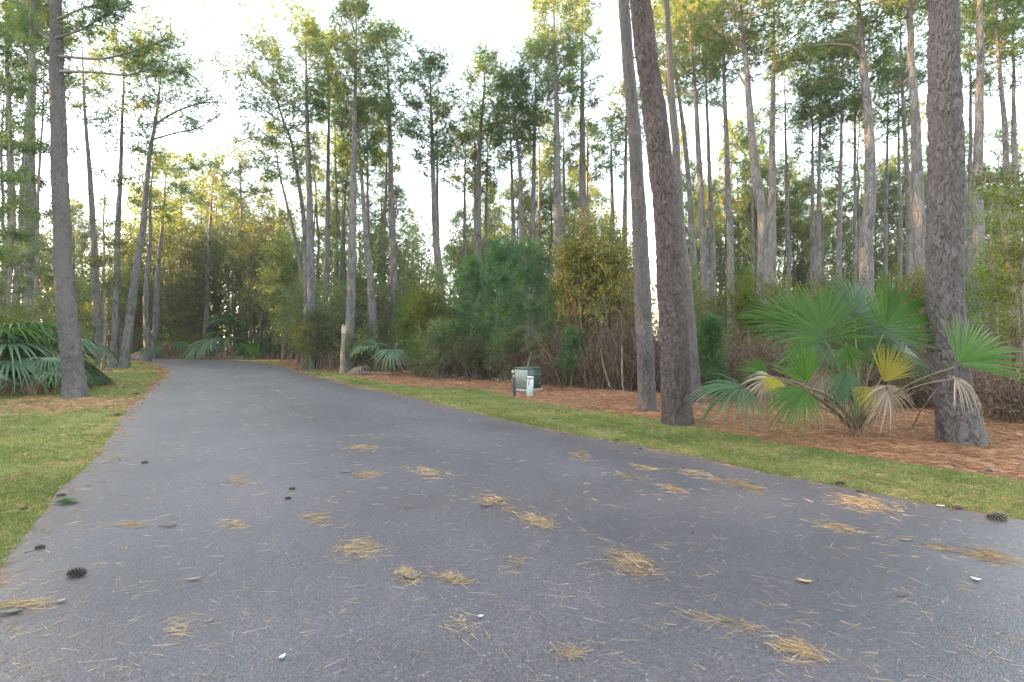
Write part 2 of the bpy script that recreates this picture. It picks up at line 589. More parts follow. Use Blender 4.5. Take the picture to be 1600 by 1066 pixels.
def sheet(name, A, B, z, mat, nx=10, cross=False, crown=0.0, kind='structure', zamp=0.0):
    mb = MB()
    s = np.linspace(0, 1, nx + 1)
    V = A[:, None] * (1 - s)[None, :, None] + B[:, None] * s[None, :, None]
    zz = z + crown * (4 * s * (1 - s))[None] + np.zeros((len(A), 1))
    if zamp:
        zz = zz + zamp * (np.sin(V[..., 0] * 1.7) * np.cos(V[..., 1] * 1.3) + 0.5 * np.sin(V[..., 0] * 4.1 + V[..., 1] * 3.3))
    V = np.concatenate((V, zz[..., None]), -1)
    n, k = len(A), nx + 1
    i = np.arange(n - 1)[:, None] * k
    j = np.arange(nx)[None]
    Q = np.stack((i + j, i + k + j, i + k + j + 1, i + j + 1), -1).reshape(-1, 4)
    mb.add(V.reshape(-1, 3), Q, np.tile(s, len(A)) if cross else .5)
    return tag(mb.obj(name, mat, smooth=True), kind=kind)


mb = MB()
G = 600.0
mb.add([(-G, -G, -0.02), (G, -G, -0.02), (G, G, -0.02), (-G, G, -0.02)], [(0, 1, 2, 3)])
tag(mb.obj("ground", M['ground']), kind='structure')
sheet("road", EI, EO, 0.014, M['road'], 28, True, 0.03)

# the verge beside the straw bed: grass from road edge to this line
G_OUT = [gp(*p) for p in ((440, 569.5), (464, 575), (534, 583.6), (591, 597), (647, 605), (703, 608), (760, 609), (799, 622), (865, 635), (947, 645), (1029, 657), (1100, 670), (1200, 691), (1312, 712), (1425, 726), (1538, 742), (1600, 753))]
G_OUT = [EO[0] + (0, .8), np.array((-60, 52.2)), np.array((-36, 49.0)), np.array((-20.0, 41.5))] + G_OUT + [np.array((7.8, 3.2)), np.array((10.6, -0.6)), np.array((17.6, -10.6))]
GO = resample(G_OUT, NE)
T_ = nrm(np.gradient(GO, axis=0))
GO += np.stack((T_[:, 1], -T_[:, 0]), 1) * wob(NE, 0.05, 5)[:, None]
sheet("grass_verge", EO, GO, 0.006, M['turf'], 6, 0.01)
BED_OUT = GO + np.stack((T_[:, 1], -T_[:, 0]), 1) * np.where(1, -1, 1) * 9.0
sheet("pine_straw_bed", GO, BED_OUT, 0.002, M['bed'], 24, 0.0, zamp=0.012)
L_OUT = EI + np.array((-26.0, 0))
sheet("lawn_left_of_road" if False else "lawn", L_OUT, EI, 0.004, M['turf'], 26)


def inpoly(P, poly):
    x, y = P[:, 0], P[:, 1]
    ins = np.zeros(len(P), bool)
    a = poly
    b = np.roll(poly, -1, axis=0)
    for (x0, y0), (x1, y1) in zip(a, b):
        c = ((y0 > y) != (y1 > y))
        if c.any():
            ins ^= c & (x < (x1 - x0) * (y - y0) / (y1 - y0 + 1e-12) + x0)
    return ins


def vnoise(P, f, seed=0):
    r_ = np.random.default_rng(seed)
    s = 0
    for i in range(5):
        a = r_.uniform(0, 6.28)
        k = f * 1.6 ** i
        s = s + np.sin((P[:, 0] * math.cos(a) + P[:, 1] * math.sin(a)) * k + r_.uniform(0, 6.28)) * np.cos((P[:, 1] * math.cos(a) - P[:, 0] * math.sin(a)) * k * .8 + r_.uniform(0, 6.28))
    return s / 5 * 1.6


sub = slice(None, None, 7)
POLY_R = np.vstack((EO[sub], GO[sub][::-1]))
POLY_L = np.vstack((EI[sub], L_OUT[sub][::-1]))
POLY_BED = np.vstack((GO[sub], BED_OUT[sub][::-1]))


def scatter(poly, n, y0, y1, xlim=1.35, seed=3):
    """points inside a polygon, denser towards the camera like 1/Z^2 times width"""
    r_ = np.random.default_rng(seed)
    out = np.zeros((0, 2))
    while len(out) < n:
        k = n * 3
        y = np.exp(r_.uniform(math.log(y0), math.log(y1), k))
        x = r_.uniform(-xlim, xlim, k) * y
        P = np.stack((x, y), 1)
        out = np.vstack((out, P[inpoly(P, poly)]))
    return out[:n]


def grass(name, poly, n, y0, y1, seed, bare):
    P = scatter(poly, n, y0, y1, seed=seed)
    r_ = np.random.default_rng(seed + 1)
    nz = vnoise(P, 0.9, seed) + 0.5 * vnoise(P, 3.1, seed + 2)
    keep = r_.uniform(-0.9, 0.4, len(P)) < nz + 0.75 - bare(P)
    P, nz = P[keep], nz[keep]
    m = len(P)
    Z = np.linalg.norm(P, axis=1)
    h = r_.uniform(0.018, 0.05, m) * (1 + 0.25 * nz)
    w = np.maximum(0.0045, 0.0013 * Z) * r_.uniform(0.7, 1.3, m)
    A = np.concatenate((P, np.full((m, 1), 0.003)), 1)
    B = A + np.concatenate((r_.normal(0, 0.6, (m, 2)) * h[:, None], h[:, None]), 1)
    t = np.clip(0.40 - 0.30 * nz + r_.normal(0, 0.18, m) + (r_.random(m) < 0.07) * 0.5, 0, 1)
    mb = MB()
    blades(mb, A, B, w, t, r_)
    return tag(mb.obj(name, M['grass']), kind='stuff')


def bare_left(P):
    b = np.clip(1.0 - np.hypot((P[:, 0] + 11.2) / 3.4, (P[:, 1] - 13.0) / 2.6), 0, 1) * 2.2
    b += np.clip(1.0 - np.hypot((P[:, 0] + 19) / 6.0, (P[:, 1] - 17.0) / 4), 0, 1) * 2.6
    b += np.clip(1.0 - np.hypot((P[:, 0] + 23) / 4, (P[:, 1] - 27.0) / 4), 0, 1) * 1.6
    b += np.clip(vnoise(P, .55, 77) - .2, 0, 1) * 1.3 + np.clip(vnoise(P, 1.9, 78) - .3, 0, 1) * 1.3
    return b


tag(grass("grass", POLY_L, 150000, 3.0, 46, 11, bare_left), "short patchy lawn with straw and bare soil along the inside of the bend", "grass")
tag(grass("grass", POLY_R, 125000, 3.6, 44, 21, lambda P: np.clip(vnoise(P, 1.3, 79) - .3, 0, 1) * .9), "short yellow green grass strip between asphalt and pine straw", "grass")


def straw(name, P, seed, mat, lmin=0.08, lmax=0.2, z0=0.004, pile=0.03, wmin=0.0035, wk=0.0011, tsh=0.0):
    r_ = np.random.default_rng(seed)
    m = len(P)
    Z = np.linalg.norm(P, axis=1)
    a = r_.uniform(0, 2 * np.pi, m)
    L = r_.uniform(lmin, lmax, m)
    A = np.concatenate((P, z0 + r_.uniform(0, pile, (m, 1))), 1)
    D = np.stack((np.cos(a), np.sin(a), r_.uniform(-0.05, 0.12, m)), 1)
    B = A + D * L[:, None]
    B[:, 2] = np.maximum(B[:, 2], z0)
    mb = MB()
    blades(mb, A, B, np.maximum(wmin, wk * Z) * r_.uniform(.7, 1.3, m), np.clip(0.45 + tsh + 0.2 * vnoise(P, 1.1, seed) + r_.normal(0, .22, m), 0, 1), r_)
    return tag(mb.obj(name, mat), kind='stuff')


P = scatter(POLY_BED, 90000, 5.0, 42, seed=31)
tag(straw("pine_straw", P, 32, M['straw']), "layer of rusty brown fallen pine needles under the roadside trees", "pine straw")
P = scatter(POLY_L, 60000, 3.2, 45, seed=33)
r_ = np.random.default_rng(5)
keep = r_.uniform(0.12, 1.5, len(P)) < bare_left(P) + (r_.random(len(P)) < 0.10)
tag(straw("pine_straw", P[keep], 34, M['straw'], tsh=.1), "thin brown needle litter over the lawn by the palmetto clump", "pine straw")
P = scatter(POLY_R, 3500, 4.0, 40, seed=39)
tag(straw("pine_straw", P, 40, M['straw'], tsh=.15), "scattered needles caught in the grass strip beside the straw bed", "pine straw")
# needles gathered along both road edges
Pe = []
for E_, sg in ((EI, -1), (EO, 1)):
    k = 9000
    q = r_.random(k) ** 1.0
    idx = np.clip((q * NE).astype(int), 0, NE - 1)
    T_ = nrm(np.gradient(E_, axis=0))[idx]
    Pe.append(E_[idx] + T_ * r_.uniform(-.3, .3, (k, 1)) + np.stack((-T_[:, 1], T_[:, 0]), 1) * r_.normal(0, 0.15, (k, 1)))
Pe = np.vstack(Pe)
Pe = Pe[(Pe[:, 1] > 2)]
tag(straw("pine_straw", Pe, 36, M['straw'], 0.06, 0.14, 0.016, 0.012, tsh=.05), "thin seam of brown needles gathered along both edges of the asphalt", "pine straw")

# ------------------------------------------------------------------ bark of the near pines: real plates
def plates(u, v, seed, nu):
    """jittered cell pattern, u wraps at integer nu; returns edge distance and cell id value"""
    r_ = np.random.default_rng(seed)
    nv = int(v.max()) + 3
    jx, jy, cv = r_.uniform(-.42, .42, (nv + 2, nu)), r_.uniform(-.42, .42, (nv + 2, nu)), r_.random((nv + 2, nu))
    iu, iv = np.floor(u).astype(int), np.floor(v).astype(int)
    d1 = np.full(u.shape, 9.0)
    d2 = np.full(u.shape, 9.0)
    c1 = np.zeros(u.shape)
    for dv in (-1, 0, 1):
        for du in (-1, 0, 1):
            cu, cvv = iu + du, np.clip(iv + dv, 0, nv)
            off = (cvv % 2) * 0.5
            wx = jx[cvv, cu % nu]
            wy = jy[cvv, cu % nu]
            d = np.hypot(u - (cu + 0.5 + wx + off - 0.25), v - (cvv + 0.5 + wy))
            closer = d < d1
            d2 = np.where(closer, d1, np.minimum(d2, d))
            c1 = np.where(closer, cv[cvv, cu % nu], c1)
            d1 = np.where(closer, d, d1)
    return d2 - d1, c1


def near_trunk(mb, zs, xs, ys, rad, seed, circ=120, dz=0.024, ztop_detail=10.0, depth=0.022, pw=0.085, ph=0.15, flare=0.35, knot=None):
    H = zs[-1]
    z = np.concatenate((np.arange(-0.08, ztop_detail, dz), np.linspace(ztop_detail, H, 24)))
    th = np.arange(circ) / circ * 2 * np.pi
    zz, tt = np.meshgrid(z, th, indexing='ij')
    r = rad(zz)
    nu = max(6, int(round(2 * np.pi * rad(np.array(1.5)) / pw)))
    zc = np.clip(zz, 0, None)
    warp = 0.35 * np.sin(zz * 5.1 + tt * 2) + 0.2 * np.sin(zz * 13 + tt * 5)
    us = 2 * np.pi / nu
    wu = .30 * np.sin(zz * 9.3 + 3 * np.sin(tt * 3 + seed)) + .22 * np.sin(zz * 23 + 5 * np.sin(tt * 2)) + .12 * np.sin(zz * 51 + tt * 7)
    wv = .35 * np.sin(tt * 4 + zz * 1.7) + .3 * np.sin(tt * 9 + zz * 3.1 + seed) + .2 * np.sin(tt * 17)
    e, cid = plates(np.mod(tt / (2 * np.pi) * nu + wu, nu - 1e-6), np.clip(zc / ph + 1 + wv, 0, None), seed, nu)
    e2, cid2 = plates(np.mod(tt / (2 * np.pi) * nu * 2 + wu, 2 * nu - 1e-6), np.clip(zc / (ph * .4) + 1 + wv * 2, 0, None), seed + 5, nu * 2)
    prof = np.clip(e / 0.22, 0, 1) ** 0.6
    d = depth * (prof * (0.45 + 0.85 * cid ** 1.3) + 0.30 * np.clip(e2 / 0.25, 0, 1) * prof) - depth * 0.8
    r_ = np.random.default_rng(seed)
    d += r_.normal(0, depth * 0.05, d.shape)
    ph0 = r_.uniform(0, 6.28)
    r = r * (1 + flare * np.exp(-zc / 0.28) * (1 + 0.35 * np.sin(3 * tt + ph0) + 0.25 * np.sin(5 * tt + ph0 * 2)) + 0.035 * np.sin(2 * tt + zz * 0.8))
    if knot:
        for (kz, kt, kr, ka) in knot:
            g = np.exp(-(((zz - kz) / kr) ** 2 + ((np.angle(np.exp(1j * (tt - kt)))) * rad(np.array(kz)) / kr) ** 2))
            d = d + ka * g
    rr = r + d
    cx, cy = np.interp(z, zs, xs), np.interp(z, zs, ys)
    V = np.stack((cx[:, None] + rr * np.cos(tt), cy[:, None] + rr * np.sin(tt), zz), -1)
    n, k = len(z), circ
    i = np.arange(n - 1)[:, None] * k
    j = np.arange(k)[None]
    Q = np.stack((i + j, i + (j + 1) % k, i + k + (j + 1) % k, i + k + j), -1).reshape(-1, 4)
    mb.add(V.reshape(-1, 3), Q, (0.15 + 0.6 * cid + 0.25 * cid2).ravel())


# ------------------------------------------------------------------ pines
def crown(mbL, mbN, zs, xs, ys, rad, zl, zt, Rc, r_, dens=1.0, Z_=40, nn=15, nl=0.30, nw=0.026, bias=0.0, tint=0.0, dead=5):
    nb = max(8, int((49 if Z_ < 33 else 38) * dens))
    t = np.clip((np.arange(nb) + r_.uniform(-.4, .4, nb)) / (nb - 1), 0, 1)
    z0 = zl + (zt - zl) * t ** 0.9
    az = np.arange(nb) * 2.4 + r_.uniform(-.5, .5, nb)
    prof = np.where(t < 0.45, 0.62 + 0.38 * t / 0.45, np.sqrt(np.clip(1 - ((t - 0.45) / 0.62) ** 2, 0.03, 1)))
    L = Rc * prof * r_.uniform(0.55, 1.12, nb) * (1 + bias * np.cos(az))
    el = R(2) + R(58) * t ** 1.4 + r_.normal(0, R(9), nb)
    d = np.stack((np.cos(az) * np.cos(el), np.sin(az) * np.cos(el), np.sin(el)), 1)
    p0 = np.stack((np.interp(z0, zs, xs), np.interp(z0, zs, ys), z0), 1)
    s = np.linspace(0, 1, 6)
    up = np.array((0, 0, 1.0))
    kur = r_.uniform(-0.05, 0.28, nb)

    def at(i, s_):
        q = p0[i] + d[i] * (L[i] * s_)[..., None]
        q[..., 2] += kur[i] * L[i] * s_ ** 2
        return q
    ii = np.repeat(np.arange(nb)[:, None], 6, 1)
    PL = at(ii, np.broadcast_to(s, (nb, 6)))
    PL[:, 1:-1] += r_.normal(0, 0.035, (nb, 4, 3)) * L[:, None, None]
    rb = np.clip(rad(z0) * 0.42, 0.012, 0.07)
    tubes(mbL, PL, rb[:, None] * (1 - 0.8 * s)[None], 3)
    # dead, leafless limbs under the crown
    if dead:
        k = dead
        zd = r_.uniform(zl - (zt - zl) * 0.7, zl + (zt - zl) * .15, k)
        zd = np.maximum(zd, 2.5)
        a = r_.uniform(0, 6.28, k)
        Ld = r_.uniform(0.3, 1.0, k) * Rc * 0.65
        dd = np.stack((np.cos(a), np.sin(a), r_.uniform(-.15, .5, k)), 1)
        q0 = np.stack((np.interp(zd, zs, xs), np.interp(zd, zs, ys), zd), 1)
        Pd = q0[:, None] + dd[:, None] * (Ld[:, None] * s)[..., None] + r_.normal(0, 0.05, (k, 6, 3)) * (s > 0)[None, :, None]
        Pd[..., 2] += 0.2 * Ld[:, None] * s ** 2 * r_.uniform(-1, 1, (k, 1))
        tubes(mbL, Pd, np.clip(rad(zd) * .22, .008, .03)[:, None] * (1 - .8 * s)[None], 3)
    # side shoots
    ns = 6
    I = np.repeat(np.arange(nb), ns)
    S = r_.uniform(0.38, 1.0, nb * ns)
    B = at(I, S)
    yaw = r_.uniform(R(18), R(75), len(I)) * r_.choice((-1, 1), len(I))
    dx, dy = d[I, 0], d[I, 1]
    D = np.stack((dx * np.cos(yaw) - dy * np.sin(yaw), dx * np.sin(yaw) + dy * np.cos(yaw), d[I, 2] * 0.6 + r_.uniform(0.0, 0.65, len(I))), 1)
    D = nrm(D)
    l = (L[I] * r_.uniform(0.14, 0.34, len(I)) * (1.25 - 0.5 * S) + 0.2)
    s3 = np.array((0, .5, 1.0))
    tubes(mbL, B[:, None] + D[:, None] * (l[:, None] * s3)[..., None] + np.array((0, 0, .12)) * (l[:, None] * s3 ** 2)[..., None], 0.010 * np.array((1, .7, .4))[None], 3)
    # tufts
    nt = 8
    J = np.repeat(np.arange(len(I)), nt)
    q = r_.uniform(0.45, 1.1, len(J))
    C = B[J] + D[J] * (l[J] * q)[:, None] + np.array((0, 0, .12)) * (l[J] * q ** 2)[:, None] + r_.normal(0, 0.21, (len(J), 3))
    # a few on limb tips
    C = np.vstack((C, at(np.arange(nb), np.full(nb, 1.0))))
    TD = nrm(np.vstack((D[J], d)) + np.array((0, 0, 0.35)) + r_.normal(0, 0.35, (len(C), 3)))
    clump = np.concatenate((np.repeat(r_.normal(0, 0.12, len(I)), nt), np.zeros(nb)))
    tt = np.clip(0.42 + tint + clump + r_.normal(0, .13, len(C)) + (r_.random(len(C)) < 0.05) * .45, 0, 1)
    needles(mbN, C, TD, tt, nn, nl, nw, r_)


def needles(mbN, C, TD, tt, nn, nl, nw, r_):
    K = np.repeat(np.arange(len(C)), nn)
    ND = nrm(TD[K] * 0.75 + r_.normal(0, 0.62, (len(K), 3)))
    A = C[K] + ND * 0.02
    Bp = C[K] + ND * (nl * r_.uniform(0.6, 1.1, len(K)))[:, None]
    Bp[:, 2] -= 0.12 * nl
    blades(mbN, A, Bp, nw * r_.uniform(.7, 1.3, len(K)), np.clip(tt[K] + r_.normal(0, .06, len(K)), 0, 1), r_)


def limb_px(mbL, mbN, base, Z, pts, r0, r_, tufts=16, spread=0.45, start=0.35, nn=11, nl=.28, nw=.0135, dzv=0.0):
    P = np.array([pt(x, y, Z + dzv * i) for i, (x, y) in enumerate(pts)]) - base
    P = resample(P, 12)
    tube(mbL, P, np.linspace(r0, r0 * .3, 12), 5)
    if not tufts:
        return
    k = int(tufts * 2.2)
    s = r_.uniform(start, 1, k)
    i0 = np.clip((s * 11).astype(int), 0, 10)
    fr = (s * 11 - i0)[:, None]
    B = P[i0] * (1 - fr) + P[i0 + 1] * fr
    T = nrm(P[i0 + 1] - P[i0])
    D = nrm(T * .7 + r_.normal(0, .6, (k, 3)) + np.array((0, 0, .3)))
    l = r_.uniform(.3, 1, k) * spread * (1.3 - s * .5)
    s3 = np.array((0, .5, 1.0))
    tubes(mbL, B[:, None] + D[:, None] * (l[:, None] * s3)[..., None], 0.009, 3)
    J = np.repeat(np.arange(k), 4)
    C = B[J] + D[J] * (l[J] * r_.uniform(.5, 1.1, len(J)))[:, None] + r_.normal(0, .2, (len(J), 3))
    needles(mbN, C, nrm(D[J] + np.array((0, 0, .2))), np.clip(r_.normal(.45, .17, len(C)), 0, 1), nn, nl, nw * max(1, Z / 24) ** .8, r_)


SEED = [100]
PINE_GROUP = "tall pines along the road"


def pine(Z, pts, w, label, top=None, low=None, cr=45, dens=1.0, bias=0.0, tint=0.0, H=None, limbs=(), near=None, group=PINE_GROUP, dead=6, fork=None, mat='bark', nn=8, base=None):
    SEED[0] += 1
    r_ = np.random.default_rng(SEED[0])
    pts = sorted(pts, key=lambda p: -p[1])          # bottom first
    W = np.array([pt(x, y, Z) for x, y in pts])
    wmid = np.interp(350, [p[1] for p in pts][::-1], np.arange(len(pts))[::-1]) if False else None
    # extend down to the ground
    if W[0, 2] > 0.05:
        dz = W[1, 2] - W[0, 2]
        k = min(0.0 if dz < .01 else (W[0, 2] / dz), 1.3)
        x0 = W[0, 0] - (W[1, 0] - W[0, 0]) * k * .6
        W = np.vstack(((x0, Z, 0.0), W))
    else:
        W[0, 2] = 0
    zt = (CAM_H + (HY - top) / F * Z) if top is not None else (H or 20.0)
    if zt > W[-1, 2] + .1:
        sl = (W[-1, 0] - W[-2, 0]) / max(W[-1, 2] - W[-2, 2], .1)
        W = np.vstack((W, (W[-1, 0] + sl * .6 * (zt - W[-1, 2]), Z, zt)))
    b = np.array((W[0, 0], Z, 0.0))
    P = resample(W, 26)
    P[:, 1] += np.cumsum(r_.normal(0, .03, 26))
    P = P - b
    P[0, 1] = 0
    P[:, 2] = np.maximum.accumulate(P[:, 2] + np.arange(26) * 1e-4)
    P[0, 2] = -0.05
    zs, xs, ys = P[:, 2], P[:, 0], P[:, 1]
    Ht = zs[-1]
    zm = CAM_H + (HY - np.mean([p[1] for p in pts])) / F * Z
    rm = w / 2 / F * Z * F / math.hypot(F, np.mean([p[0] for p in pts]) - 800)   # a bole off the axis looks wider

    def rad(z):
        f = lambda q: 1 - 0.93 * np.clip(q / Ht, 0, 1) ** 1.25
        return rm * f(np.asarray(z, float)) / f(min(zm, Ht * .75)) + 0.008
    root = empty("pine_tree", b, label, "pine tree", group)
    mt, ml, mn = MB(), MB(), MB()
    if near:
        near_trunk(mt, zs, xs, ys, rad, SEED[0], **near)
        mt.obj("trunk", M[mat], root)
    else:
        tube(mt, P, rad(zs) * (1 + .35 * np.exp(-np.clip(zs, 0, None) / .35)), 9)
        mt.obj("trunk", M['bark'], root, smooth=True)
    zl = (CAM_H + (HY - low) / F * Z) if low is not None else Ht * .62
    zl = min(zl, zt * .78)
    Rc = cr / F * Z * 1.26
    far = max(1.0, Z / 28.0)
    crown(ml, mn, zs, xs, ys, rad, zl, zt, Rc, r_, dens, Z, nn=nn, nl=.27, nw=0.028 * far ** .8, bias=bias, tint=tint, dead=dead)
    for lb in limbs:
        kw = dict(r0=0.035, tufts=14)
        kw.update(lb[1] if len(lb) > 1 else {})
        m1, m2 = MB(), MB()
        limb_px(m1, m2, b, Z, lb[0], r_=r_, **kw)
        bo = m1.obj("branch", M['limb'], root, smooth=True)
        if m2.n:
            m2.obj("needles", M['needle'], bo)
    # short broken stubs on the bole
    if w > 8:
        k = 5
        zz = r_.uniform(2.5, max(3.5, zl), k)
        a = r_.uniform(0, 6.28, k)
        q0 = np.stack((np.interp(zz, zs, xs), np.interp(zz, zs, ys), zz), 1)
        dd = np.stack((np.cos(a), np.sin(a), np.full(k, .35)), 1)
        tubes(ml, q0[:, None] + dd[:, None] * (rad(zz)[:, None] + np.array((-.05, .06, .14))[None])[..., None], np.array((.025, .02, .008))[None], 4)
    tag(ml.obj("branches", M['limb'], root, smooth=True), kind='stuff')
    mn.obj("crown", M['needle'], root)
    return root


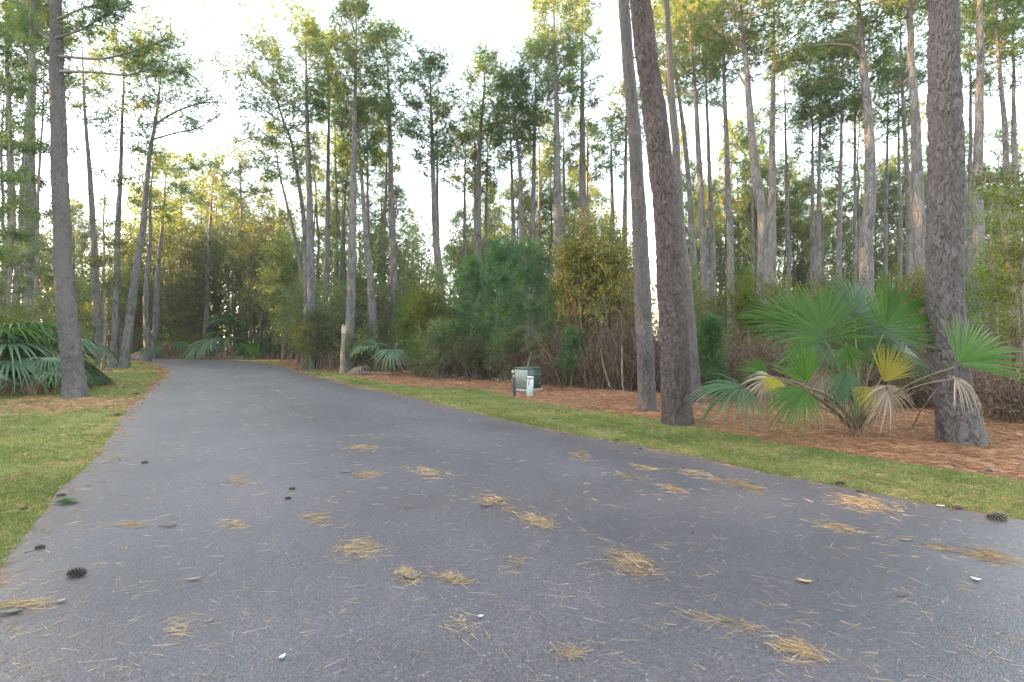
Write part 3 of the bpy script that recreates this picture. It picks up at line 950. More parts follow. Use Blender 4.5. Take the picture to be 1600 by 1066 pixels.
NEAR_ = dict(circ=150, dz=0.02, ztop_detail=10.5)
PINES = [
    # ---- beside the palmetto clump and the lawn
    dict(Z=26, pts=[(10, 0), (16, 350), (6, 470)], w=12, label="grey pine bending out of the picture edge behind the palmetto clump", low=60, cr=60, H=20),
    dict(Z=24, pts=[(46, 82), (33, 262), (22, 470)], w=8, label="thin leaning pine crossing behind the thick grey pines above the palmettos", low=40, cr=50, H=17),
    dict(Z=22, pts=[(57, 0), (52, 350), (50, 480)], w=18, label="straight pale grey pine standing behind the roadside pine with the knot hole", low=-60, cr=80, H=20),
    dict(Z=14.4, pts=[(82, 0), (88, 200), (96, 400), (118, 622)], w=27, label="big roadside pine with a dark knot hole beside the palmetto clump", H=19, low=-260, cr=130,
         near=dict(circ=84, dz=0.036, ztop_detail=11.5, pw=.06, ph=.13, depth=.026, knot=[(1.35, -0.75, .08, -.09), (.82, -1.3, .10, .035)]), mat='bark_near',
         limbs=[([(92, 88), (160, 92), (215, 78), (262, 60)], dict(r0=.045, tufts=22, start=.5)), ([(94, 112), (150, 113), (200, 118), (235, 108), (285, 112)], dict(r0=.045, tufts=20, start=.55)),
                ([(86, 60), (130, 45), (170, 20), (200, 12)], dict(tufts=26, start=.2)), ([(90, 30), (140, 10), (190, 8)], dict(tufts=20)), ([(88, 70), (60, 50), (30, 20)], dict(tufts=18))]),
    dict(Z=33, pts=[(131, 125), (141, 350), (150, 500), (158, 571)], w=11.5, label="pine with pale upper bole standing behind the knot hole pine at the lawn edge", top=78, low=150, cr=42, dens=.6),
    dict(Z=30.5, pts=[(194, 130), (185, 350), (178, 575)], w=9, label="straight slim pine on the lawn next to the forked leaning pine", top=80, low=240, cr=52, dens=.8),
    dict(Z=30.3, pts=[(243, 195), (236, 230), (223, 350), (207, 470), (194, 575)], w=10.5, label="leaning pine on the lawn with long crooked limbs reaching over the road", top=95, low=190, cr=70, dens=.8, bias=.45,
         limbs=[([(243, 195), (265, 180), (300, 165), (340, 158)], dict(r0=.07, tufts=30, spread=.9)), ([(238, 218), (275, 208), (310, 200), (345, 178)], dict(r0=.06, tufts=20, spread=.6)),
                ([(234, 262), (270, 264), (305, 262), (335, 255)], dict(tufts=16)), ([(232, 284), (262, 286), (290, 300), (312, 312)], dict(tufts=14)), ([(226, 300), (222, 275), (222, 254)], dict(tufts=0))]),
    dict(Z=40, pts=[(230, 380), (226, 460), (229, 555)], w=9, label="grey pine past the bend seen between the leaning pine and the far palmetto", top=250, low=340, cr=34, dens=.7),
    dict(Z=47, pts=[(252, 370), (246, 430)], w=7, label="dim curved pine at the bend behind the leaning pine's trunk", top=265, low=350, cr=30, dens=.7),
    dict(Z=52, pts=[(377, 328), (378, 400)], w=6, label="dark stemmed pine with a wide flat crown above the far palmettos", top=255, low=325, cr=46, dens=.9, tint=.08),
    dict(Z=55, pts=[(284, 330), (282, 420)], w=5.5, label="slim pine in the far stand midway between the two far palmettos", top=262, low=330, cr=34, dens=.8),
    dict(Z=50, pts=[(330, 340), (325, 430)], w=5.5, label="pale pine above the larger far palmetto at the bend", top=268, low=330, cr=36, dens=.8),
    # ---- the group by the small green pedestal
    dict(Z=29, pts=[(478, 148), (483, 350), (487, 572)], w=10.5, label="straight pine right behind the small green pedestal", top=55, low=190, cr=62, dens=1.15, bias=-.6, tint=.05,
         limbs=[([(482, 180), (450, 160), (410, 130), (380, 110)], dict(r0=.05, tufts=34, spread=1.0)), ([(482, 210), (440, 190), (400, 165), (375, 160)], dict(r0=.05, tufts=26, spread=.8)), ([(484, 260), (440, 230), (400, 215), (370, 222)], dict(tufts=20))]),
    dict(Z=32, pts=[(440, 180), (458, 230), (476, 360), (480, 500)], w=6.5, label="leaning pine with sweeping low limbs behind the pedestal pine", top=120, low=280, cr=72, dens=1.0, bias=-.5,
         limbs=[([(478, 340), (440, 310), (400, 300), (355, 305)], dict(tufts=26, spread=.8)), ([(470, 300), (430, 270), (390, 262), (350, 275)], dict(tufts=24, spread=.8))]),
    dict(Z=38, pts=[(439, 272), (462, 370), (472, 430)], w=4.5, label="thin slanting pine low behind the pedestal pine", top=215, low=290, cr=34, dens=.7),
    dict(Z=33, pts=[(514, 98), (512, 350), (508, 480)], w=6.5, label="slim pine between the pedestal pine and the snag", top=75, low=190, cr=38, dens=.9, tint=.12),
    dict(Z=40, pts=[(523, 200), (526, 350), (526, 480)], w=4.8, label="very thin pine pole above the broken snag", top=150, low=215, cr=26, dens=.6),
    dict(Z=38, pts=[(544, 246), (537, 350), (532, 480)], w=4.5, label="bare thin pole leaning between two straight pines above the snag", top=235, low=262, cr=20, dens=.4),
    dict(Z=27, pts=[(558, 60), (555, 200), (551, 350), (547, 520)], w=9.5, label="tallest round topped pine rising over the broken snag", top=34, low=175, cr=40, dens=1.0,
         limbs=[([(555, 205), (585, 190), (600, 170)], dict(tufts=18)), ([(555, 200), (535, 195), (522, 190)], dict(tufts=16))]),
    dict(Z=29, pts=[(560, 213), (570, 350), (580, 460), (583, 500)], w=8.5, label="pine leaning towards the road's far side beside the round topped pine", top=185, low=240, cr=30, dens=.6),
    dict(Z=36, pts=[(574, 220), (575, 350), (577, 470)], w=4.8, label="faint pine pole behind the leaning pine over the small palmetto", top=170, low=225, cr=28, dens=.6),
    dict(Z=31, pts=[(606, 89), (610, 200), (613, 350), (617, 490)], w=8, label="straight pine with a dense round crown over the small palmetto", top=72, low=215, cr=44, dens=1.1),
    dict(Z=40, pts=[(604, 255), (601, 350), (600, 430)], w=4.5, label="short slender pine half hidden behind the straight pine over the small palmetto", top=180, low=262, cr=26, dens=.6),
    dict(Z=32, pts=[(673, 148), (680, 350), (688, 450)], w=8.5, label="lone airy pine standing clear against the sky gap", top=110, low=260, cr=40, dens=1.0),
    dict(Z=38, pts=[(684, 210), (685, 350), (686, 420)], w=4.5, label="thin pine standing close behind the lone airy pine", top=180, low=290, cr=30, dens=.5),
    # ---- over the young pines and the green transformer
    dict(Z=36, pts=[(727, 258), (726, 350), (726, 420)], w=4.5, label="thin yellow tinged pine to the near side of the umbrella topped pine", top=225, low=290, cr=30, dens=.7, tint=.15),
    dict(Z=34, pts=[(756, 150), (749, 240), (746, 430)], w=7, label="umbrella topped pine above the young pine thicket", top=106, low=215, cr=38, dens=1.0),
    dict(Z=40, pts=[(742, 230), (743, 430)], w=4.8, label="slim pole touching the umbrella topped pine", top=190, low=235, cr=24, dens=.5),
    dict(Z=38, pts=[(761, 280), (758, 420)], w=4.5, label="dark thin pole just beyond the umbrella topped pine", top=215, low=270, cr=24, dens=.5),
    dict(Z=31, pts=[(804, 190), (812, 260), (816, 380), (820, 420)], w=7, label="pine with a low dense round head over the young pines", top=143, low=215, cr=40, dens=1.1),
    dict(Z=36, pts=[(798, 215), (802, 350), (804, 420)], w=5.5, label="slim pine right beside the dense round headed pine", top=185, low=240, cr=28, dens=.6),
    dict(Z=33, pts=[(837, 130), (832, 350), (830, 420)], w=6.5, label="open crowned pine between the round headed pine and the twin topped pine", top=86, low=200, cr=38, dens=1.0),
    dict(Z=45, pts=[(843, 240), (842, 420)], w=4, label="thin far pole behind the open crowned pine", top=190, low=250, cr=24, dens=.6, tint=.1),
    dict(Z=30, pts=[(866, 60), (869, 148), (871, 345), (873, 420)], w=9.5, label="tall twin topped pine rising behind the vine mound", top=0, low=160, cr=42, dens=1.0, tint=.08,
         limbs=[([(869, 140), (858, 90), (850, 30)], dict(r0=.09, tufts=30, spread=.7)), ([(870, 125), (886, 90), (893, 30)], dict(r0=.06, tufts=18))]),
    dict(Z=33, pts=[(910, 60), (910, 200), (911, 340)], w=8, label="tall straight pine behind the vine mound with golden upper tufts", top=5, low=170, cr=32, dens=1.0, tint=.1),
    dict(Z=40, pts=[(881, 240), (882, 380)], w=4.5, label="slender pole in the gap between the two tall pines behind the vine mound", top=185, low=250, cr=26, dens=.6),
    dict(Z=42, pts=[(917, 250), (916, 350)], w=4.5, label="slender pole just behind the golden tufted pine", top=205, low=265, cr=26, dens=.7),
    dict(Z=40, pts=[(954, 245), (956, 340)], w=5, label="small airy pine standing alone in the sky gap by the grey roadside pine", top=205, low=262, cr=24, dens=.5),
    dict(Z=36, pts=[(979, 165), (976, 335), (975, 400)], w=6, label="pine with golden head close behind the grey roadside pine", top=148, low=200, cr=32, dens=.7, tint=.15),
    # ---- the pair by the verge
    dict(Z=11.6, pts=[(970, -40), (984, 150), (999, 350), (1007, 520), (1012, 640)], w=21, label="slender grey roadside pine next to the dark leaning pine", H=17, low=-420, cr=130,
         near=dict(circ=64, dz=0.034, ztop_detail=9.5, pw=.05, ph=.14, depth=.020, flare=.12), mat='bark_near'),
    dict(Z=9.8, pts=[(995, -60), (1022, 170), (1043, 350), (1053, 520), (1059, 664)], w=38, label="dark thick barked pine leaning at the grass edge", H=19, low=-600, cr=160,
         near=dict(circ=112, dz=0.028, ztop_detail=8.4, pw=.070, ph=.22, depth=.036, flare=.12), mat='bark_dark'),
    dict(Z=13.2, pts=[(1060, 330), (1072, 450), (1086, 625)], w=15, label="slim pine hidden close behind the dark leaning pine", H=14, low=-80, cr=70, dens=.5,
         near=dict(circ=44, dz=0.045, ztop_detail=8, pw=.06, ph=.12, depth=.012, flare=.12), mat='bark_near'),
    # ---- the stand behind the fan palmetto
    dict(Z=36, pts=[(1040, 130), (1060, 300), (1066, 400)], w=5.5, label="faint slanting pine directly behind the dark leaning pine", top=40, low=140, cr=44, dens=.9, tint=.2),
    dict(Z=31, pts=[(1053, 92), (1072, 230), (1084, 410)], w=7, label="slanting pine that is second beyond the dark leaning pine", top=-30, low=90, cr=45, dens=.9, tint=.15),
    dict(Z=28, pts=[(1075, 20), (1085, 160), (1096, 350), (1100, 420)], w=8, label="curving pale pine third beyond the dark leaning pine", H=19, low=30, cr=55, dens=.9, tint=.1),
    dict(Z=33, pts=[(1099, 131), (1110, 350), (1113, 420)], w=6.5, label="slim pine under a golden crown near the kinked limb pine", top=60, low=150, cr=34, dens=.9, tint=.2),
    dict(Z=27, pts=[(1129, 95), (1139, 350), (1141, 430)], w=9, label="forked pale pine standing before the kinked limb pine", top=-20, low=110, cr=52, dens=.9,
         limbs=[([(1130, 110), (1115, 80), (1105, 50)], dict(r0=.05, tufts=16)), ([(1131, 118), (1140, 80), (1148, 60)], dict(r0=.04, tufts=14))]),
    dict(Z=21, pts=[(1153, 0), (1168, 164), (1178, 260), (1189, 350), (1191, 430)], w=13, label="stout pinkish pine with kinked bare limbs and knots behind the fan palmetto", H=17, low=-40, cr=75, dens=.8,
         limbs=[([(1157, 74), (1130, 52), (1100, 32), (1070, 12), (1045, -5)], dict(r0=.06, tufts=8, start=.85)), ([(1165, 135), (1152, 112), (1142, 92), (1130, 80)], dict(r0=.05, tufts=4, start=.8)),
                ([(1163, 50), (1172, 25), (1182, -5)], dict(r0=.05, tufts=6, start=.8)), ([(1155, 30), (1143, 10), (1136, -8)], dict(r0=.05, tufts=0))]),
    dict(Z=25, pts=[(1212, 0), (1211, 98), (1208, 350), (1206, 430)], w=9.5, label="straight rosy pine next to the stout pine with kinked limbs", H=19, low=60, cr=62, dens=.9,
         limbs=[([(1214, 98), (1240, 95), (1270, 94)], dict(tufts=14)), ([(1214, 80), (1250, 50), (1290, 28), (1325, 18)], dict(r0=.045, tufts=18)), ([(1209, 100), (1205, 60), (1203, 35)], dict(tufts=10))]),
    dict(Z=40, pts=[(1176, 250), (1177, 430)], w=4.5, label="thin pole showing behind the stout pine with kinked limbs", top=200, low=270, cr=26, dens=.6),
    dict(Z=36, pts=[(1227, 150), (1229, 350), (1231, 430)], w=5.5, label="slim pine just past the straight rosy pine", top=110, low=190, cr=36, dens=.8),
    dict(Z=34, pts=[(1267, 170), (1268, 350), (1268, 420)], w=5.5, label="slim pine with an orange lit head midway to the arched limb pine", top=150, low=215, cr=30, dens=.8, tint=.1),
    dict(Z=33, pts=[(1281, 160), (1280, 420)], w=6, label="dark straight pole under a dense green crown midway to the arched limb pine", top=90, low=190, cr=34, dens=1.1),
    dict(Z=31, pts=[(1314, 155), (1311, 350), (1309, 430)], w=7, label="pine with a bushy lit crown beside the arched limb pine", top=85, low=170, cr=40, dens=1.1, tint=.1),
    dict(Z=35, pts=[(1333, 82), (1335, 350), (1335, 430)], w=5, label="thin ruddy pole close against the arched limb pine", top=60, low=140, cr=28, dens=.6),
    dict(Z=20, pts=[(1340, 0), (1347, 90), (1354, 164), (1359, 295), (1355, 350), (1352, 440)], w=16, label="stout grey pine with one long arched limb", H=17, low=-30, cr=80, dens=.8,
         limbs=[([(1346, 92), (1335, 74), (1310, 70), (1275, 71), (1240, 84), (1218, 98)], dict(r0=.05, tufts=16, start=.6)), ([(1342, 20), (1325, 0), (1300, 4), (1280, 2)], dict(r0=.05, tufts=10)), ([(1351, 110), (1358, 60), (1375, 0)], dict(r0=.04, tufts=6)),
                ([(1358, 195), (1366, 180), (1372, 150)], dict(tufts=0, r0=.03))]),
    dict(Z=36, pts=[(1386, 140), (1385, 350), (1384, 430)], w=5.2, label="slim pine between the arched limb pine and the knotty grey pine", top=105, low=180, cr=30, dens=.8),
    dict(Z=30, pts=[(1404, 60), (1406, 130), (1418, 350), (1420, 440)], w=7.5, label="curved pine hugging the knotty grey pine", top=20, low=110, cr=45, dens=.9),
    dict(Z=34, pts=[(1402, 170), (1405, 350), (1406, 430)], w=5.5, label="pole with a sunlit patch standing behind the curved pine", top=120, low=190, cr=28, dens=.6, tint=.1),
    dict(Z=19, pts=[(1424, -40), (1429, 160), (1434, 350), (1436, 440)], w=16.5, label="knotty pale grey pine beside the massive plated pine", H=18, low=-120, cr=85, dens=.8),
    dict(Z=8.0, pts=[(1489, -80), (1486, 150), (1484, 350), (1489, 520), (1500, 640), (1507, 692)], w=58, label="massive pine with deeply plated bark beside the fan palmetto", H=19, low=-700, cr=190,
         near=dict(circ=144, dz=0.024, ztop_detail=7.0, pw=.080, ph=.20, depth=.031, flare=.34, knot=[(2.9, -1.9, .10, .05)]), mat='bark_near'),
    dict(Z=30, pts=[(1515, 140), (1517, 350)], w=6.5, label="ruddy pole peeking out behind the massive plated pine", top=30, low=130, cr=36, dens=.8, tint=.2),
    dict(Z=18, pts=[(1536, -20), (1537, 300), (1537, 460)], w=16.5, label="straight grey pine rising out of the leafy saplings", H=18, low=-120, cr=80, dens=.8),
    dict(Z=22, pts=[(1559, 0), (1572, 262), (1578, 460)], w=10, label="pine leaning the other way above the leafy saplings", H=18, low=20, cr=60, dens=.8),
    dict(Z=25, pts=[(1584, 16), (1587, 246), (1589, 430)], w=9, label="dark limbed pine at the picture edge over the leafy saplings", H=18, low=70, cr=60, dens=1.0,
         limbs=[([(1585, 75), (1565, 60), (1548, 40)], dict(tufts=10)), ([(1585, 90), (1600, 70), (1620, 50)], dict(tufts=10))]),
]
for p_ in PINES:
    pine(**p_)

# ------------------------------------------------------------------ further pines filling the stand: prototypes and copies
FILL_PROTO = []
for k in range(9):
    SEED[0] += 1
    r_ = np.random.default_rng(SEED[0])
    H = 15.5 + 3.5 * r_.random()
    n = 16
    z = np.linspace(0, H, n)
    P = np.stack((np.cumsum(r_.normal(0, .07, n)) + z * r_.normal(0, .025), np.cumsum(r_.normal(0, .05, n)), z), 1)
    P -= P[0]
    r0 = r_.uniform(.13, .19)
    rad = lambda q, r0=r0, H=H: r0 * (1 - .93 * np.clip(np.asarray(q, float) / H, 0, 1) ** 1.25) + .008
    root = empty("pine_tree", (0, 0, 0), "slender pine pole in the depth of the stand", "pine tree")
    mt, ml, mn = MB(), MB(), MB()
    tube(mt, P, rad(z) * (1 + .3 * np.exp(-z / .35)), 7)
    crown(ml, mn, P[:, 2], P[:, 0], P[:, 1], rad, H * r_.uniform(.52, .68), H, r_.uniform(1.5, 2.4), r_, r_.uniform(.6, .95) * 1.25, nn=8, nl=.30, nw=.029, tint=r_.uniform(0, .15), dead=9)
    mt.obj("trunk", M['bark'], root, smooth=True)
    tag(ml.obj("branches", M['limb'], root), kind='stuff')
    mn.obj("crown", M['needle'], root)
    FILL_PROTO.append(root)

FILL = []
r_ = np.random.default_rng(77)


def road_clear(x, y):
    d = min(np.min(np.hypot(EI[:, 0] - x, EI[:, 1] - y)), np.min(np.hypot(EO[:, 0] - x, EO[:, 1] - y)))
    return d > 3.5 and not inpoly(np.array([[x, y]]), np.vstack((EI[::7], EO[::7][::-1])))[0]


ZONES = [
    (30, 300, 55, 85, 26, "thin pine pole in the dim stand past the bend, beyond the lawn", "far pines past the bend"),
    (300, 470, 55, 85, 22, "thin pine pole in the stand behind the dark evergreen row", "far pines behind the evergreen row"),
    (480, 660, 46, 80, 16, "faint pine pole far behind the snag and the small palmetto", "far pines behind the snag"),
    (700, 960, 44, 78, 26, "faint pine pole deep in the stand behind the young pines", "far pines behind the young pines"),
    (1060, 1300, 40, 75, 36, "faint pine pole deep in the stand behind the fan palmetto", "far pines behind the fan palmetto"),
    (1300, 1640, 38, 75, 36, "faint pine pole deep in the stand around the massive plated pine", "far pines around the plated pine"),
    (-260, 10, 30, 75, 26, "thin pine beyond the palmetto clump at the picture edge", "pines beyond the palmetto clump"),
]
used = 0
for x0, x1, z0, z1, n, lab, grp in ZONES:
    for i in range(n):
        for _ in range(20):
            Z = r_.uniform(z0, z1)
            X = (x0 + (x1 - x0) * ((i + r_.random()) / n) - 800) / F * Z
            if road_clear(X, Z):
                break
        else:
            continue
        src = FILL_PROTO[used % 9]
        o = src if used < 9 else copy_tree(src)
        used += 1
        o.location = (X, Z, 0)
        o.rotation_euler = (0, 0, r_.uniform(0, 6.28))
        s = r_.uniform(.85, 1.12)
        o.scale = (s, s, s * r_.uniform(.95, 1.08))
        tag(o, lab, "pine tree", grp)

# ------------------------------------------------------------------ shrubs and understory
def shrub_geo(w, h, d, leaf, n, r_, skirt=0.15, lobes=10, tint=0.0, lw=.45, droop=0.0, top_heavy=0.0):
    """clumped leaves on stems, base at origin"""
    ml, ms = MB(), MB()
    u = r_.uniform(-1, 1, (lobes, 3))
    u /= np.maximum(1, np.linalg.norm(u, axis=1, keepdims=True))
    C = np.stack((u[:, 0] * w * .36, u[:, 1] * d * .36, h * (skirt + (1 - skirt) * (.5 + .38 * u[:, 2]))), 1)
    rr = np.stack((r_.uniform(.18, .32, lobes) * w, r_.uniform(.18, .32, lobes) * d, r_.uniform(.14, .25, lobes) * h * (1 - skirt * .5)), 1)
    rr = np.maximum(rr, .12)
    # twig clusters: leaves gather round short twigs within each lobe
    nc = max(20, n // 16)
    li = r_.integers(0, lobes, nc)
    v = nrm(r_.normal(size=(nc, 3))) * (r_.random((nc, 1)) ** .45)
    q = C[li] + v * rr[li]
    q[:, 2] = np.clip(q[:, 2], h * skirt * .5 + .03, None)
    out = nrm(v + r_.normal(0, .4, (nc, 3)) + np.array((0, 0, .25 - droop)))
    tl = leaf * r_.uniform(2.0, 4.5, nc)
    J = np.repeat(np.arange(nc), 16)
    pos = q[J] + out[J] * (tl[J] * r_.uniform(-.3, 1, len(J)))[:, None] + r_.normal(0, leaf * .7, (len(J), 3))
    D = nrm(out[J] * .6 + r_.normal(0, .7, (len(J), 3)) + np.array((0, 0, -.15 - droop)))
    tt = np.clip(.45 + tint + np.repeat(r_.normal(0, .16, nc), 16) + r_.normal(0, .12, len(J)) + (r_.random(len(J)) < .04) * .4, 0, 1)
    leaves(ml, pos, D, leaf * r_.uniform(.7, 1.25, len(J)), leaf * lw * r_.uniform(.8, 1.2, len(J)), tt, r_)
    # stems
    k = lobes + 5
    tgt = np.vstack((C, C[r_.integers(0, lobes, 5)] + r_.normal(0, .2, (5, 3))))
    s = np.linspace(0, 1, 6)
    b = np.stack((r_.normal(0, w * .10, k), r_.normal(0, d * .10, k), np.full(k, -.03)), 1)
    Pm = b[:, None] * (1 - s)[None, :, None] + tgt[:, None] * s[None, :, None]
    Pm[..., :2] += (np.sin(s * 3.14) * .18)[None, :, None] * (b - tgt)[:, None, :2] + r_.normal(0, .03, (k, 6, 2))
    Pm[:, 0] = b
    rs = np.clip(.0045 * h + .007, .01, .04)
    tubes(ms, Pm, (rs * np.linspace(1.2, .35, 6))[None] * r_.uniform(.6, 1.3, (k, 1)), 4)
    # finer twigs to the clusters
    m = nc // 5
    tubes(ms, np.stack((C[li[:m]], (C[li[:m]] + q[:m]) / 2 + r_.normal(0, .05, (m, 3)), q[:m]), 1), np.array((.007, .005, .003))[None] * max(1, leaf * 9), 3)
    return ml, ms


def bramble_geo(w, h, d, r_, n=420, leaves_n=900, rad=.006):
    """a tangle of arching dry canes, twigs and dead leaves"""
    mt, ml = MB(), MB()
    s = np.linspace(0, 1, 8)
    a = r_.uniform(0, 6.28, n)
    b = np.stack((r_.uniform(-.5, .5, n) * w, r_.uniform(-.5, .5, n) * d, np.zeros(n)), 1)
    L = r_.uniform(.4, 1.2, n) * w * .6
    hh = h * r_.uniform(.25, .85, n) * (1 - .45 * np.abs(b[:, 0] / (w * .5)) ** 2)
    e = b + np.stack((np.cos(a) * L, np.sin(a) * L * .6, np.zeros(n)), 1)
    Pm = b[:, None] * (1 - s)[None, :, None] + e[:, None] * s[None, :, None]
    droop = r_.uniform(.3, 1.0, n)
    Pm[..., 2] = hh[:, None] * (np.sin(s[None] * 3.14 * (1 - .45 * droop[:, None]) ** .9) * (.5 + .5 * s[None] ** .5))
    Pm[:, 1:] += np.cumsum(r_.normal(0, .06, (n, 7, 3)), axis=1)
    Pm[..., 2] = np.maximum(Pm[..., 2], 0.0)
    tubes(mt, Pm, (r_.uniform(.6, 1.9, n) * rad)[:, None] * np.linspace(1.1, .4, 8)[None], 3, np.clip(r_.normal(.45, .25, n), 0, 1))
    # fine side twigs
    m = n * 3
    i = r_.integers(0, n, m)
    j = r_.integers(2, 8, m)
    q = Pm[i, j]
    D = nrm(r_.normal(size=(m, 3)) + np.array((0, 0, -.3)))
    l = r_.uniform(.12, .45, m)
    tubes(mt, q[:, None] + D[:, None] * (l[:, None] * np.array((0, .5, 1)))[..., None] + r_.normal(0, .02, (m, 3, 3)), rad * .55, 3, np.clip(r_.normal(.5, .25, m), 0, 1))
    k = leaves_n
    i = r_.integers(0, n, k)
    q = Pm[i, r_.integers(2, 8, k)] + r_.normal(0, .10, (k, 3))
    q[:, 2] = np.maximum(q[:, 2], .02)
    leaves(ml, q, nrm(r_.normal(size=(k, 3)) + np.array((0, 0, -.8))), r_.uniform(.05, .11, k), r_.uniform(.025, .05, k), np.clip(r_.normal(.45, .25, k), 0, 1), r_)
    return mt, ml


def shrub(kind, px, Z, top, wpx, label, n=None, leaf=None, skirt=.12, lobes=10, group=None, name="shrub", cat="shrub", tint=0.0, vines=0, **kw):
    SEED[0] += 1
    r_ = np.random.default_rng(SEED[0])
    h = max(.4, CAM_H + (HY - top) / F * Z)
    w = wpx / F * Z
    d = w * .75
    root = empty(name, ((px - 800) / F * Z, Z, 0), label, cat, group)
    w *= F / math.hypot(F, px - 800)
    leaf = leaf or float(np.clip(.0040 * Z, .055, .22))
    n = n or int(np.clip(3.3 * w * h / (leaf * leaf * .45), 1200, 7200))
    lobes = int(lobes * 1.5)
    ml, ms = shrub_geo(w, h, d, leaf, n, r_, skirt, lobes, tint, **kw)
    ms.obj("stems", M['stem'], root)
    ml.obj("foliage", M[kind], root)
    if vines:
        mt, mk = bramble_geo(w * 1.0, h * .8, d, r_, vines, vines * 2)
        mt.obj("vine_tangle", M['twig'], root)
        mk.obj("dead_leaves", M['deadleaf'], root)
    return root


def bramble(px, Z, top, wpx, label, n=200, lv=1200):
    SEED[0] += 1
    r_ = np.random.default_rng(SEED[0])
    h = max(.4, CAM_H + (HY - top) / F * Z)
    w = wpx / F * Z
    root = empty("bramble_thicket", ((px - 800) / F * Z, Z, 0), label, "thicket", "dry thickets under the pines")
    mt, ml = bramble_geo(w, h, w * .7, r_, n, lv)
    mt.obj("canes", M['twig'], root)
    ml.obj("dead_leaves", M['deadleaf'], root)
    return root


def young_pine(px, Z, top, wpx, label, dens=1.0):
    SEED[0] += 1
    r_ = np.random.default_rng(SEED[0])
    h = CAM_H + (HY - top) / F * Z
    w = wpx / F * Z
    root = empty("young_pine", ((px - 800) / F * Z, Z, 0), label, "young pine", "young pines behind the transformer")
    mt, ml, mn = MB(), MB(), MB()
    z = np.linspace(-.03, h, 10)
    P = np.stack((np.cumsum(r_.normal(0, .02, 10)), np.cumsum(r_.normal(0, .02, 10)), z), 1)
    tube(mt, P, np.linspace(.012 * h + .012, .008, 10), 6)
    nb = int(52 * dens * max(1, h / 3.5) ** .5)
    t = np.sort(r_.random(nb)) ** .8
    z0 = h * (.16 + .82 * t)
    az = np.arange(nb) * 2.4 + r_.uniform(-.4, .4, nb)
    L = w * .5 * (1.1 - .7 * t) * r_.uniform(.5, 1.3, nb)
    el = R(12) + R(45) * t
    d = np.stack((np.cos(az) * np.cos(el), np.sin(az) * np.cos(el), np.sin(el)), 1)
    p0 = np.stack((np.interp(z0, z, P[:, 0]), np.interp(z0, z, P[:, 1]), z0), 1)
    s = np.linspace(0, 1, 5)
    PL = p0[:, None] + d[:, None] * (L[:, None] * s)[..., None]
    PL[..., 2] += .22 * L[:, None] * s ** 2
    tubes(ml, PL, np.linspace(.014, .005, 5)[None], 4)
    nt = 11
    J = np.repeat(np.arange(nb), nt)
    q = r_.uniform(.25, 1.08, len(J))
    C = p0[J] + d[J] * (L[J] * q)[:, None] + r_.normal(0, .10, (len(J), 3))
    C[:, 2] += .22 * L[J] * q ** 2
    TD = nrm(d[J] + np.array((0, 0, .5)) + r_.normal(0, .4, (len(J), 3)))
    lower = np.clip((.42 - z0[J] / h) * 2.2, 0, .5)
    needles(mn, C, TD, np.clip(.4 + r_.normal(0, .18, len(J)) + np.repeat(r_.normal(0, .15, nb), nt) + 0 * lower, 0, 1), 16, .27, .0009 * max(Z, 14), r_)
    mt.obj("trunk", M['limb'], root)
    tag(ml.obj("branches", M['limb'], root), kind='stuff')
    mn.obj("foliage", M['sapling'], root)
    return root


